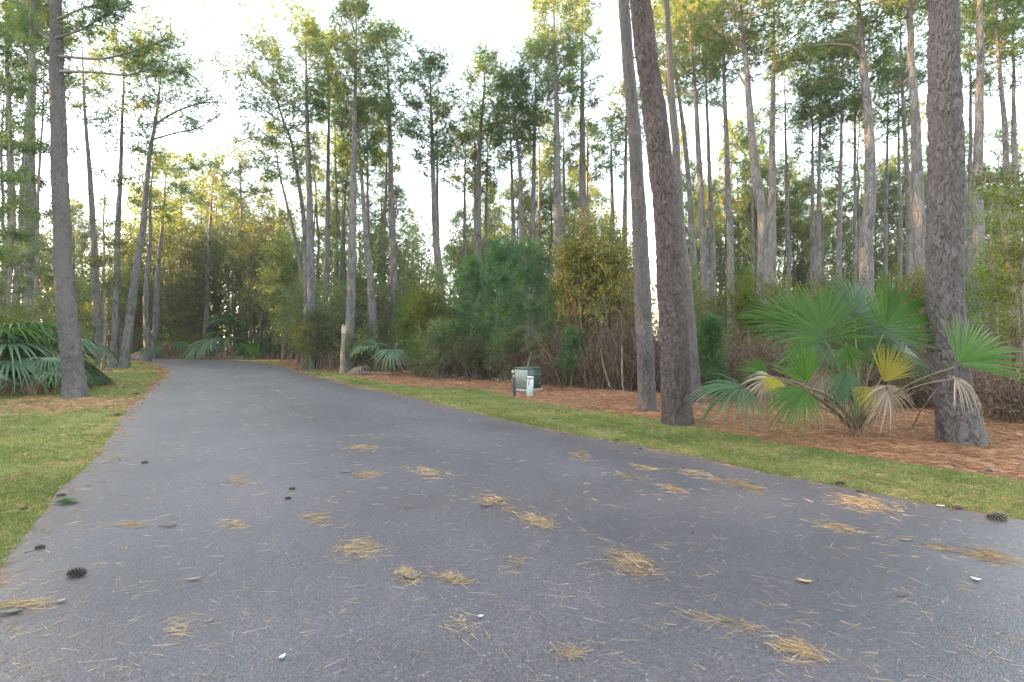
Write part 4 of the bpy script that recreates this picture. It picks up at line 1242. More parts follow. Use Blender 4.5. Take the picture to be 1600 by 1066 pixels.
EV = "evergreens beyond the bend"
for a in [
    # far row across the bend
    ("evergreen", 212, 50, 335, 95, "small leaved evergreen at the bend behind the leaning pine's foot"),
    ("evergreen", 262, 53, 300, 110, "tall loose evergreen standing over the smaller far palmetto"),
    ("myrtle", 315, 51, 350, 95, "grey green tree between the two far palmettos"),
    ("evergreen", 372, 52, 290, 120, "tall dense evergreen over the larger far palmetto"),
    ("myrtle", 418, 47, 315, 105, "round olive green tree next to the larger far palmetto"),
    ("evergreen", 455, 44, 345, 90, "dark evergreen closing the row towards the small green pedestal"),
    ("evergreen", 290, 66, 270, 150, "hazy evergreen mass behind the smaller far palmetto's tree"),
    ("evergreen", 420, 64, 265, 150, "hazy evergreen mass behind the round olive tree"),
]:
    shrub(*a, skirt=.06, lobes=24, name="evergreen_tree", cat="tree", group=EV, n=12500, leaf=.235)
for a in [
    ("evergreen", 172, 47, 400, 100, "low evergreen framed between the two slim lawn pines"),
    ("evergreen", 110, 36, 395, 110, "evergreen shrub filling the gap behind the knot hole pine"),
    ("myrtle", 40, 30, 350, 130, "pale leafed shrub behind the straight grey pine and the palmettos"),
    ("evergreen", -30, 24, 330, 150, "tall dark shrub at the picture edge above the palmettos"),
    ("yellowgreen", 22, 17.5, 458, 85, "yellowing vine heaped on top of the palmetto clump"),
    ("evergreen", 540, 38, 345, 120, "dark evergreen behind the pines over the snag"),
    ("evergreen", 610, 37, 325, 130, "tall evergreen behind the straight pine over the small palmetto"),
    ("evergreen", 665, 36, 338, 100, "rounded evergreen below the sky gap"),
    ("myrtle", 497, 28, 468, 80, "grey green wax myrtle leaning over the small green pedestal"),
    ("myrtle", 560, 27.5, 480, 90, "grey green wax myrtle behind the snag"),
    ("evergreen", 575, 26.5, 520, 90, "dark low shrub between the snag and the small palmetto"),
    ("myrtle", 640, 27, 480, 70, "olive shrub behind the small palmetto"),
    ("yellowgreen", 474, 27.2, 487, 22, "strand of yellow vine hanging by the pedestal pine"),
    ("bright", 645, 26, 440, 60, "fresh green vine climbing behind the small palmetto"),
    ("yellowgreen", 668, 23.5, 440, 60, "yellow flecked shrub at the near end of the young pines"),
    ("bright", 652, 22.6, 530, 26, "bright lime green bush at the foot of the thicket"),
    ("evergreen", 705, 27, 395, 90, "green shrub topped with trailing vine before the umbrella topped pine"),
    ("evergreen", 745, 42, 385, 100, "green tree behind the umbrella topped pine"),
    ("myrtle", 830, 44, 375, 100, "pale green tree far behind the young pines"),
    ("evergreen", 905, 40, 330, 90, "green tree far behind the vine mound"),
    ("myrtle", 970, 42, 370, 80, "pale green tree glimpsed behind the grey roadside pine"),
    ("evergreen", 1075, 30, 395, 70, "green shrub glimpsed behind the hidden slim pine"),
    ("yellowgreen", 1085, 21, 428, 100, "yellow green shrub beyond the hidden slim pine"),
    ("yellowgreen", 1160, 20, 432, 100, "yellow green shrub between the thicket and the stout pine with kinked limbs"),
    ("bright", 1165, 19.4, 425, 40, "bright green spray on top of the thicket"),
    ("yellowgreen", 1240, 19, 428, 110, "yellow green shrub behind the fan palmetto's spreading frond"),
    ("myrtle", 1310, 22, 408, 120, "olive shrub rising behind the fan palmetto"),
    ("yellowgreen", 1400, 18, 412, 110, "yellow green shrub behind the palmetto's tallest frond"),
    ("vine", 1440, 15, 425, 55, "rust leaved shrub against the massive plated pine"),
    ("evergreen", 1185, 44, 335, 100, "evergreen deep in the stand behind the stout pine with kinked limbs"),
    ("evergreen", 1290, 46, 345, 120, "evergreen deep in the stand beside the arched limb pine"),
    ("myrtle", 1395, 44, 335, 110, "pale tree deep in the stand beside the knotty grey pine"),
    ("evergreen", 1100, 48, 370, 90, "evergreen deep in the stand beyond the dark leaning pine"),
    ("yellowgreen", 1590, 13.5, 300, 120, "dense yellowing bush behind the leafy saplings"),
    ("evergreen", 1545, 15, 370, 130, "green bush behind the massive plated pine"),
    ("evergreen", 700, 24.5, 440, 100, "mid green shrub between the yellow flecked shrub and the young pines"),
    ("evergreen", 790, 24, 470, 120, "mid green shrub filling the space between the young pines' stems"),
    ("myrtle", 870, 21, 440, 70, "dull green shrub between the young pines and the vine mound"),
    ("evergreen", 682, 21.6, 500, 75, "low green bush between the lime green bush and the fallen logs"),
    ("myrtle", 742, 20.8, 515, 65, "low pale bush behind the straight slim log"),
    ("evergreen", 788, 20.2, 505, 60, "low green bush behind the black marker post"),
    ("evergreen", 850, 18.9, 515, 55, "low green bush behind the transformer's far corner"),
    ("evergreen", 520, 31, 450, 90, "green shrub behind the pedestal pine and the snag"),
    ("evergreen", 470, 36, 420, 90, "dark green shrub behind the strand of yellow vine"),
    ("myrtle", 625, 31, 440, 90, "grey green shrub behind the straight pine's foot"),
    ("yellowgreen", 1070, 18, 470, 80, "olive shrub pressing against the back of the dark leaning pine"),
    ("myrtle", 1240, 16.5, 450, 130, "olive brush heaped behind the rusty tangle"),
    ("evergreen", 300, 55, 430, 130, "low dark evergreen under the grey green tree at the bend"),
    ("evergreen", 400, 54, 430, 130, "low dark evergreen under the round olive tree at the bend"),
    ("evergreen", 215, 56, 440, 110, "low dark evergreen at the bend's outer side behind the slim lawn pines"),
    ("evergreen", 130, 60, 430, 110, "low dark evergreen across the road beyond the lawn pines"),
    ("myrtle", 1440, 13, 510, 110, "low olive brush between the fan palmetto and the massive plated pine"),
]:
    shrub(*a, group="undergrowth shrubs", name="shrub")
PROTO_U = []
for i_, (kd_, h_, w_) in enumerate((("evergreen", 11.5, 6.0), ("myrtle", 9.5, 6.5), ("evergreen", 8.0, 5.5), ("myrtle", 12.5, 6.0))):
    SEED[0] += 1
    q_ = np.random.default_rng(SEED[0])
    root = empty("understory_tree", (0, 0, 0), "leafy tree deep in the stand", "tree")
    ml, ms = shrub_geo(w_, h_, w_ * .8, .24, 8500, q_, .10, 22, .02)
    tag(ms.obj("stems", M['stem'], root), kind='stuff')
    ml.obj("foliage", M[kd_], root)
    PROTO_U.append(root)
q_ = np.random.default_rng(909)
nu_ = 0
for x0, x1, z0, z1, n_, lab, grp in (
    (495, 670, 40, 56, 6, "leafy tree filling the depth behind the snag and the small palmetto", "leafy trees behind the snag"),
    (690, 985, 44, 60, 10, "leafy tree filling the depth behind the young pines and the vine mound", "leafy trees behind the young pines"),
    (1075, 1330, 40, 60, 11, "leafy tree filling the depth behind the fan palmetto", "leafy trees behind the fan palmetto"),
    (1330, 1640, 38, 60, 12, "leafy tree filling the depth around the massive plated pine", "leafy trees around the plated pine"),
    (60, 330, 58, 74, 8, "leafy tree filling the depth past the bend beyond the lawn pines", "leafy trees past the bend"),
):
    for i_ in range(n_):
        Z_ = q_.uniform(z0, z1)
        X_ = (x0 + (x1 - x0) * ((i_ + q_.uniform(.2, .8)) / n_) - 800) / F * Z_
        if not road_clear(X_, Z_):
            continue
        o = PROTO_U[nu_] if nu_ < 4 else copy_tree(PROTO_U[nu_ % 4])
        nu_ += 1
        o.location = (X_, Z_, 0)
        o.rotation_euler = (0, 0, q_.uniform(0, 6.28))
        k_ = q_.uniform(.7, 1.1)
        o.scale = (k_, k_, k_)
        tag(o, lab, "tree", grp)
shrub("vine", 932, 18.5, 334, 125, "tall mound smothered in yellow and rust vine leaves", skirt=.22, lobes=20, n=20000, leaf=.112, name="vine_mound", cat="vine mound", vines=520, droop=.25)
shrub("vine", 922, 18.0, 358, 100, "inner cushion of the tall vine mound with the densest rust flecks", skirt=.25, lobes=14, n=9000, leaf=.10, name="vine_mound", cat="vine mound", droop=.35)
shrub("vine", 985, 17.6, 395, 70, "shaggy vine column pressed against the slender grey roadside pine", skirt=.3, lobes=9, n=6000, leaf=.075, name="vine_mound", cat="vine mound", vines=300, droop=.25)
shrub("evergreen", 955, 17.2, 430, 80, "dull green vine curtain on the lower face of the big vine mound", skirt=.1, lobes=9, n=1500, leaf=.06, name="vine_mound", cat="vine mound", vines=420, droop=.3, tint=.2)
for a in [
    (700, 22.5, 512, 95, "brown tangle under the green shrub before the umbrella topped pine"),
    (765, 21.5, 505, 100, "brown tangle below the young pines beside the fallen logs"),
    (835, 20.5, 510, 90, "brown tangle right behind the green transformer"),
    (880, 18.5, 520, 60, "brown tangle between the transformer and the vine mound"),
    (1000, 16.6, 480, 80, "brown tangle at the foot of the slender grey roadside pine"),
    (1055, 16.5, 475, 90, "brown tangle behind the dark leaning pine"),
    (1115, 15.5, 480, 110, "rusty tangle beside the slim pine behind the dark leaning pine"),
    (1180, 14.5, 485, 120, "rusty tangle behind the palmetto's outer fronds"),
    (1250, 14, 490, 120, "brown tangle directly behind the fan palmetto"),
    (1330, 13.5, 505, 120, "brown tangle under the palmetto's raised fronds"),
    (1400, 12.5, 500, 110, "brown tangle between palmetto and massive plated pine"),
    (1545, 11.5, 540, 110, "brown tangle behind the massive plated pine"),
    (1600, 10.3, 560, 110, "dark dry tangle beyond the dead palm frond"),
]:
    bramble(*a)
for a in [
    (735, 22.8, 415, 100, "blue green young pine at the near side of the trio"),
    (775, 22.0, 385, 120, "tallest blue green young pine in the trio over the brown tangle"),
    (828, 21.2, 395, 125, "broad blue green young pine right above the transformer"),
    (862, 19.8, 455, 70, "small young pine between the transformer and the vine mound"),
    (893, 17.6, 525, 42, "knee high yellow green young pine at the vine mound's foot"),
    (800, 25.5, 395, 110, "young pine tucked behind the trio over the brown tangle"),
    (1108, 13.6, 505, 50, "yellow green young pine poking from the thicket by the dark leaning pine"),
]:
    young_pine(*a)


def sapling(px, Z, top, wpx, label, stem_pts=None, kind='yellowgreen', n=2600):
    """slender broadleaf sapling: bent stem, tiers of leafy branchlets"""
    SEED[0] += 1
    r_ = np.random.default_rng(SEED[0])
    h = CAM_H + (HY - top) / F * Z
    w = wpx / F * Z
    b = np.array(((px - 800) / F * Z, Z, 0.0))
    root = empty("leafy_sapling", b, label, "sapling", "leafy saplings at the picture edges")
    ms, ml = MB(), MB()
    if stem_pts:
        P = resample(np.vstack(((0, 0, -.03), np.array([pt(x, y, Z) for x, y in stem_pts]) - b)), 12)
    else:
        z = np.linspace(-.03, h, 12)
        P = np.stack((np.cumsum(r_.normal(0, .05, 12)), np.cumsum(r_.normal(0, .05, 12)), z), 1)
    tube(ms, P, np.linspace(.012 + .006 * h, .008, 12), 6)
    nb = 34
    t = r_.uniform(.25, 1, nb)
    i = np.clip((t * 11).astype(int), 0, 10)
    p0 = P[i]
    az = np.arange(nb) * 2.4
    d = nrm(np.stack((np.cos(az), np.sin(az), r_.uniform(-.1, .7, nb)), 1))
    L = w * .5 * r_.uniform(.4, 1.1, nb) * (1.15 - .5 * t)
    s = np.linspace(0, 1, 5)
    PL = p0[:, None] + d[:, None] * (L[:, None] * s)[..., None] + np.cumsum(r_.normal(0, .03, (nb, 5, 3)), 1) * (s > 0)[None, :, None]
    tubes(ms, PL, np.linspace(.011, .003, 5)[None], 4)
    J = r_.integers(0, nb, n)
    q = r_.uniform(.3, 1.05, n)
    C = p0[J] + d[J] * (L[J] * q)[:, None] + r_.normal(0, .11, (n, 3))
    leaves(ml, C, nrm(d[J] * .5 + r_.normal(0, .6, (n, 3)) + np.array((0, 0, -.25))), r_.uniform(.045, .085, n) * max(1, Z / 13), r_.uniform(.02, .036, n) * max(1, Z / 13), np.clip(.3 + np.repeat(0, n) + r_.normal(0, .2, n) + (r_.random(n) < .08) * .4, 0, 1), r_)
    ms.obj("stem", M['stem'], root)
    ml.obj("foliage", M[kind], root)


sapling(1588, 10.6, 215, 120, "leafy sapling with a bent pale stem beside the massive plated pine", [(1592, 520), (1582, 440), (1572, 400), (1562, 330), (1560, 240)])
sapling(1545, 12.4, 270, 110, "leafy green sapling just behind the massive plated pine", kind='bright')
sapling(1615, 9.6, 240, 120, "yellowing sapling cut off by the picture edge beyond the bent stem sapling", n=3200)
sapling(1500, 14, 330, 90, "leafy sapling half hidden behind the massive plated pine", kind='evergreen')
sapling(15, 19, 90, 150, "tall airy sapling at the picture edge over the palmetto clump", kind='evergreen', n=9000)
sapling(60, 20.5, 30, 130, "tall airy sapling between the grey pines over the palmetto clump", kind='evergreen', n=8000)
sapling(-30, 17, 150, 150, "broad airy sapling reaching in over the palmettos", kind='evergreen', n=9000)
sapling(160, 27, 215, 90, "airy sapling behind the knot hole pine on the lawn side", kind='myrtle', n=2600)


# ------------------------------------------------------------------ palmettos
def frond(mb, H, T, N, nseg, r_, spread=R(125), droop=.25, fold=.25, bend=.5, tip=.3, tbase=.5, join=.48, tsp=.1, ragged=0.0):
    """fan leaf: H hastula, T tip point, N leaf normal (roughly), all in local space"""
    H, T = np.asarray(H, float), np.asarray(T, float)
    L = np.linalg.norm(T - H)
    X = (T - H) / L
    N = np.asarray(N, float)
    N = nrm(N - X * N.dot(X))
    Y = np.cross(N, X)
    th = np.linspace(-spread, spread, nseg)
    dth = th[1] - th[0]
    Ls = L * (.70 + .30 * np.cos(th * .8)) * (1 + r_.normal(0, .05, nseg))
    s = np.array((.02, .2, .42, .62, .8, 1.0))
    ox = .16 * L * np.clip(np.cos(th), 0, 1)
    hwj = np.where(s <= join, s, join * (1 - ((s - join) / (1 - join)) ** 1.1)) * np.tan(dth / 2) * 1.02
    hw = Ls[:, None] * hwj[None] + .0015
    c, sn = np.cos(th)[:, None], np.sin(th)[:, None]
    tipd = tip * r_.uniform(.4, 1.6, nseg)[:, None] * Ls[:, None] * np.clip(s - .45, 0, 1)[None] ** 2
    sway = r_.normal(0, .035, nseg)[:, None] * s[None] ** 2 * Ls[:, None]
    out = []
    for e, zr in ((-1, 0.0), (0, 1.0), (1, 0.0)):
        x = ox[:, None] + s[None] * Ls[:, None] * c - e * hw * sn - sway * sn
        y = s[None] * Ls[:, None] * sn + e * hw * c + sway * c
        z = -zr * hw * .55 + fold * np.abs(y) - .12 * L
        z = z + .12 * L
        # costa bends down along x
        k = bend / L
        xb = np.sin(np.clip(x * k, -1.5, 2.2)) / max(k, 1e-6)
        zb = z * np.cos(x * k) + (np.cos(x * k) - 1) / max(k, 1e-6)
        out.append(np.stack((xb, y, zb), -1))
    Vv = np.stack(out, 2)                                     # seg, s, 3, xyz
    Wd = H + Vv[..., 0:1] * X + Vv[..., 1:2] * Y + Vv[..., 2:3] * N
    # gravity at tips
    g = droop * L * (np.clip(s, 0, 1) ** 2.2)[None, :, None] * r_.uniform(.6, 1.3, (nseg, 1, 1))
    Wd[..., 2] -= g + tipd[..., None]
    ns, k, _, _ = Wd.shape
    o = (np.arange(ns) * k * 3)[:, None, None]
    i = (np.arange(k - 1) * 3)[None, :, None]
    j = np.arange(2)[None, None]
    Q = np.stack((o + i + j, o + i + j + 1, o + i + 3 + j + 1, o + i + 3 + j), -1).reshape(-1, 4)
    t = np.clip(tbase + r_.normal(0, tsp, (nseg, 1, 1)) + np.zeros((1, k, 3)) + .12 * (s[None, :, None] > .75), 0, 1)
    mb.add(Wd.reshape(-1, 3), Q, t.ravel())


def stalk(mb, A, Bp, up, r0=.014, r1=.009, n=9):
    A, Bp = np.asarray(A, float), np.asarray(Bp, float)
    s = np.linspace(0, 1, n)[:, None]
    m_ = (A + Bp) / 2 + np.asarray(up, float)
    P = A * (1 - s) ** 2 + 2 * m_ * s * (1 - s) + Bp * s ** 2
    tube(mb, P, np.linspace(r0, r1, n), 5)


# the fan palmetto beside the massive pine: every frond traced from its place
PB = np.array(((1338 - 800) / F * 8.5, 8.5, 0.0))
root = empty("fan_palmetto", PB, "large fan palmetto with yellow and dead lower fronds beside the massive plated pine", "palmetto", "palmettos")
FR = [
    # hastula(px,py,Z), tip(px,py,Z), normal, kind, spread, droop, fold, bend, label
    ((1288, 530, 8.0), (1258, 440, 8.25), (-.15, -1, .25), 'palm', 100, .05, .32, .35, None),
    ((1380, 523, 8.15), (1412, 428, 8.35), (.35, -1, .3), 'palm', 82, .03, .42, .3, None),
    ((1262, 520, 8.5), (1172, 478, 8.6), (-.2, -.7, .8), 'palm', 95, .06, .2, .4, None),
    ((1335, 500, 9.2), (1345, 430, 9.5), (.1, -1, .3), 'palm_blue', 110, .06, .2, .4, None),
    ((1310, 545, 9.0), (1232, 525, 8.9), (-.2, -.6, .9), 'palm_blue', 85, .25, .2, .6, None),
    ((1345, 560, 8.9), (1352, 490, 9.3), (0, -1, .4), 'palm', 110, .15, .2, .4, None),
    ((1405, 555, 8.9), (1458, 545, 9.1), (.3, -.7, .8), 'palm_blue', 110, .25, .2, .6, None),
    ((1168, 608, 8.1), (1094, 596, 7.9), (-.2, -.45, 1), 'palm_blue', 78, .45, .25, .5, None),
    ((1262, 605, 7.7), (1240, 545, 7.75), (-.7, -.8, .1), 'palm', 48, .0, .3, .1, None),
    ((1262, 606, 7.7), (1220, 640, 7.5), (-.55, -.7, .6), 'palm', 58, .32, .35, .45, None),
    ((1325, 572, 8.2), (1316, 626, 8.0), (0, -1, .35), 'palm_blue', 50, .25, .35, .3, None),
    ((1322, 535, 8.3), (1330, 580, 8.2), (.1, -1, .4), 'palm', 60, .1, .2, .3, None),
    ((1378, 603, 7.9), (1404, 548, 7.9), (.1, -1, .2), 'palm_yellow', 48, .0, .1, .1, "yellow upright half of a dying frond"),
    ((1374, 606, 7.85), (1345, 622, 7.8), (-.1, -1, .4), 'palm_yellow', 40, .1, .1, .3, "yellow stub of a dying frond"),
    ((1385, 603, 7.8), (1392, 655, 7.7), (0, -1, .5), 'palm_dead', 100, .35, .05, .8, "grey brown withered hanging frond"),
    ((1208, 590, 8.0), (1206, 612, 7.9), (0, -1, .3), 'palm_yellow', 80, .02, .1, .2, "small yellow remnant of a frond"),
    ((1204, 588, 8.05), (1180, 628, 7.9), (-.1, -1, .6), 'palm_dead', 100, .4, .05, .9, "grey withered frond curling over"),
    ((1202, 590, 8.3), (1160, 568, 8.3), (-.2, -.8, .8), 'palm', 70, .12, .15, .3, None),
    ((1490, 574, 6.9), (1566, 516, 6.9), (.2, -.75, .6), 'palm', 62, .05, .38, .4, None),
    ((1492, 592, 7.0), (1545, 600, 6.9), (.05, -.6, 1), 'palm_dead', 110, .62, .05, .9, "grey brown dead frond hanging before the plated trunk"),
    ((1350, 525, 9.3), (1400, 460, 9.7), (.2, -1, .4), 'palm_blue', 105, .1, .2, .4, None),
    ((1290, 575, 8.6), (1262, 640, 8.5), (-.3, -.8, .6), 'palm_dead', 80, .3, .05, .8, "pale dead frond drooping inside the plant"),
]
rr_ = np.random.default_rng(41)
for (hp, tp, nv, kd, spd, dr, fo, be, lab) in FR:
    mf, ms_ = MB(), MB()
    Hh, Tt = pt(*hp) - PB, pt(*tp) - PB
    if kd == 'palm_dead':
        frond(mf, Hh, Tt, nv, 30, rr_, R(spd), dr, fo, be, .5, .5, .35, .25)
    else:
        frond(mf, Hh, Tt, nv, 42 if spd > 90 else 26, rr_, R(spd), dr, fo, be, .12, .45 if kd != 'palm_blue' else .5, .5, .12)
    fo_ = mf.obj("frond", M[kd], root)
    if lab:
        fo_["label"] = lab
    A = np.array((rr_.normal(0, .05), rr_.normal(0, .05), .12))
    hor = Hh * (1, 1, 0)
    stalk(ms_, A, Hh, np.array((0, 0, .10)) - hor * .12 + (0, 0, .12 if kd != 'palm_dead' else .22))
    ms_.obj("stalk", M['palm_dead'] if kd == 'palm_dead' else M['stalk'], fo_)
mbt = MB()
# base: a ragged boot of old leaf bases
for k in range(26):
    a = k * 2.4
    A = np.array((math.cos(a) * .05, math.sin(a) * .05, -.02))
    Bq = np.array((math.cos(a) * (.10 + .06 * rr_.random()), math.sin(a) * (.10 + .06 * rr_.random()), .16 + .22 * rr_.random()))
    tube(mbt, np.stack((A, (A + Bq) / 2 + A * .3, Bq)), np.array((.04, .032, .012)), 5)
mbt.obj("boot", M['boot'], root)
mbt = MB()
for k in range(16):
    a = rr_.uniform(0, 6.28)
    Bq = np.array((math.cos(a) * rr_.uniform(.3, .9), math.sin(a) * rr_.uniform(.2, .6), rr_.uniform(.35, .95)))
    stalk(mbt, (math.cos(a) * .06, math.sin(a) * .06, .05), Bq, (0, 0, .18), .013, .007)
mbt.obj("old_stalks", M['palm_dead'], root)


def palmetto(loc, size, nf, label, seed, mat='palm_pale', dead=2, low=False, squash=1.0, nseg=26):
    r_ = np.random.default_rng(seed)
    root = empty("palmetto", loc, label, "palmetto", "palmettos")
    for k in range(nf + dead):
        isd = k >= nf
        a = k * 2.4 + r_.uniform(-.3, .3)
        el = r_.uniform(.35, 1.35) if not isd else r_.uniform(-.05, .25)
        if low:
            el *= .75
        Ls = size * r_.uniform(.55, .85)
        D = np.array((math.cos(a) * math.cos(el), math.sin(a) * math.cos(el), math.sin(el)))
        A = np.array((math.cos(a) * .06, math.sin(a) * .06, .1))
        Hh = A + D * Ls
        Hh[2] = max(Hh[2], .35) * squash
        el2 = el - r_.uniform(.5, 1.0)
        D2 = np.array((math.cos(a) * math.cos(el2), math.sin(a) * math.cos(el2), math.sin(el2)))
        Tt = Hh + D2 * size * r_.uniform(.40, .54)
        Tt[2] = max(Tt[2], .25)
        mf, ms_ = MB(), MB()
        kd = 'palm_dead' if isd else (mat if r_.random() < .75 else 'palm')
        up = np.array((-math.cos(a) * .4, -math.sin(a) * .4, 1.0))
        frond(mf, Hh, Tt, up, nseg, r_, R(r_.uniform(95, 125)), r_.uniform(.25, .5), .18, .6, .3, .5, .42, .16)
        f_ = mf.obj("frond", M[kd], root)
        if isd:
            f_["label"] = "withered brown frond"
        stalk(ms_, A, Hh, (0, 0, .12 * size), .016, .010)
        ms_.obj("stalk", M['stalk'], f_)
    mt = MB()
    for k in range(14):
        a = k * 2.4
        tube(mt, np.array(((math.cos(a) * .05, math.sin(a) * .05, -.02), (math.cos(a) * .11, math.sin(a) * .11, .16), (math.cos(a) * .17, math.sin(a) * .17, .36))), np.array((.05, .04, .012)), 5)
    mt.obj("boot", M['boot'], root)
    return root


palmetto(((0 - 800) / F * 16.4, 16.4, 0), 3.0, 24, "biggest palmetto of the clump by the knot hole pine, topped with yellowing vine", 61)
palmetto(((-45 - 800) / F * 15.2, 15.2, 0), 2.5, 17, "palmetto of the clump that is cut by the picture edge", 62, dead=0)
palmetto(((30 - 800) / F * 16.9, 16.9, 0), 2.1, 18, "palmetto of the clump right behind the knot hole pine's bole", 63)
palmetto(((120 - 800) / F * 17.6, 17.6, 0), .85, 16, "low palmetto with drooping fronds showing past the knot hole pine's roadside flank", 64, low=True)
palmetto(((52 - 800) / F * 14.9, 14.9, 0), 1.5, 10, "low palmetto whose pale fan hangs down to the ground before the clump", 65, low=True, dead=0)
palmetto(((254 - 800) / F * 48.5, 48.5, 0), 3.3, 14, "smaller far palmetto across the bend", 66, mat='palm_blue', nseg=18)
palmetto(((364 - 800) / F * 47, 47, 0), 4.6, 18, "larger far palmetto across the bend", 67, mat='palm_blue', nseg=18)
palmetto(((606 - 800) / F * 25, 25, 0), 2.1, 11, "small palmetto between the snag and the young pines", 68, nseg=20)

# withered frond lying at the bed's edge
mb = MB()
rr_ = np.random.default_rng(88)
b = np.array((*gp(596, 581), 0))
root = empty("fallen_frond", b, "grey dead palm frond slumped on the straw below the small palmetto", "palm frond")
frond(mb, (0, 0, .75), (-.15, -.2, .08), (-.3, -1, .3), 20, rr_, R(75), .2, .1, .6, .2, .8, .5, .1)
mb.obj("fan", M['palm_dead'], root)
mb = MB()
stalk(mb, (.9, .5, .02), (0, 0, .76), (0, 0, .15), .02, .012)
mb.obj("stalk", M['palm_dead'], root)

# ------------------------------------------------------------------ snag, logs, sticks
M['wood'] = barkmat("weathered_wood", (0.095, .075, .062), (.165, .138, .118), (.28, .245, .215), 12, .5)
M['palewood'] = plainmat("broken_wood", (.42, .33, .23), (.58, .48, .36), 25, .8)
b = np.array(((535 - 800) / F * 25.6, 25.6, 0))
root = empty("snag", b, "broken pale tree stub with a splintered top beside the pedestal pine", "snag")
mb = MB()
z = np.linspace(-.05, 2.05, 12)
tube(mb, np.stack((z * .035, np.zeros(12), z), 1), np.linspace(.14, .095, 12) * (1 + .3 * np.exp(-np.clip(z, 0, 9) / .2)), 12)
mb.obj("trunk", M['wood'], root)
mb = MB()
for k in range(9):
    a = k * .7
    p = np.array((.07 + .08 * math.cos(a), .08 * math.sin(a), 1.98))
    hgt = .15 + .35 * rr_.random()
    tube(mb, np.stack((p, p + (0, 0, hgt * .6), p + (.01, 0, hgt))), np.array((.045, .03, .004)), 4)
mb.obj("splintered_top", M['palewood'], root)


def log(x0, y0, x1, y1, r, label, end=True):
    A, Bq = np.array((*gp(x0, y0), r * .8)), np.array((*gp(x1, y1), r * .8))
    c = (A + Bq) / 2 * (1, 1, 0)
    root = empty("fallen_log", c, label, "log", "fallen logs along the straw bed")
    s = np.linspace(0, 1, 10)[:, None]
    P = A * (1 - s) + Bq * s - c + np.concatenate((rr_.normal(0, .02, (10, 2)), np.abs(rr_.normal(0, .01, (10, 1)))), 1)
    m = MB()
    tube(m, P, r * np.linspace(1.05, .85, 10), 9)
    m.obj("bole", M['wood'], root, smooth=True)
    T = nrm(P[0] - P[1])
    m = MB()
    tube(m, np.stack((P[0] + T * .0, P[0] + T * .012)), np.array((r * .98, r * .9)), 9)
    m.obj("cut_end", M['palewood'], root)
    T = nrm(P[-1] - P[-2])
    m = MB()
    tube(m, np.stack((P[-1], P[-1] + T * .012)), np.array((r * .84, r * .78)), 9)
    m.obj("cut_end", M['palewood'], root)


log(566, 584, 612, 585.5, .06, "thin log passing behind the grey dead palm frond")
log(630, 583, 668, 586, .07, "log ending at the lime green bush")
log(671, 590, 715, 591, .085, "thickest pale log below the yellow flecked shrub")
log(702, 591, 716, 587, .05, "short log end propped on the thickest pale log")
log(717, 592.5, 745, 592, .05, "straight slim log continuing beyond the thickest pale log")
log(764, 590, 777, 596, .06, "short pale log slanting towards the black marker post")
log(778, 595.5, 799, 597, .05, "slim log behind the black marker post")


def stick(pts, r, label):
    P = np.array(pts, float)
    b = P.mean(0) * (1, 1, 0)
    m = MB()
    tube(m, resample(P - b, 10), np.linspace(r, r * .4, 10), 6)
    return tag(m.obj("stick", M['wood'], loc=b), label, "stick", "bare sticks in the thickets")


stick([pt(822, 582, 17.0), pt(826, 566, 17.1), pt(830, 550, 17.2)], .022, "bare pale stick leaning up behind the green transformer")
stick([pt(953, 605, 16.4), pt(944, 575, 16.5), pt(938, 545, 16.6)], .03, "leaning pale stick under the vine mound")
stick([pt(975, 618, 16.2), pt(972, 580, 16.2), pt(972, 540, 16.3)], .05, "upright stick under the vine mound next to the slender grey pine")
stick([pt(748, 590, 21), pt(755, 568, 21.2), pt(762, 545, 21.4)], .03, "slanting stick over the fallen logs")
stick([(*gp(1425, 672), .03), pt(1440, 640, 7.8), pt(1466, 605, 7.4)], .012, "straight tan stalk slanting up to the dead palm frond")

# ------------------------------------------------------------------ utility boxes and posts
M['green'] = plainmat("transformer_green", (.052, .084, .071), (.066, .100, .086), 3, .45, spec=.5)  # darkened so the cabinet's right face reads as shaded
M['green_lit'] = plainmat('lit_face_green', (.19, .225, .205), (.225, .265, .24), 3, .5, spec=.5)  # lighter copy of the cabinet green, light on left face put into colour
M['green2'] = plainmat("pedestal_green", (.10, .20, .16), (.13, .24, .19), 5, .5)
M['black'] = plainmat("post_black", (.028, .032, .036), (.045, .05, .055), 10, .45)
M['palepost'] = plainmat("post_pale_blue", (.44, .54, .58), (.52, .62, .66), 5, .5)
M['white'] = plainmat("cap_white", (.50, .50, .50), (.58, .58, .58), 8, .5)
M['red'] = plainmat("label_red", (.40, .05, .06), (.46, .07, .07), 8, .5)
M['conc'] = plainmat("concrete", (.30, .28, .26), (.42, .40, .37), 14, .9)
M['steel'] = plainmat("steel", (.35, .35, .34), (.5, .5, .48), 20, .4)


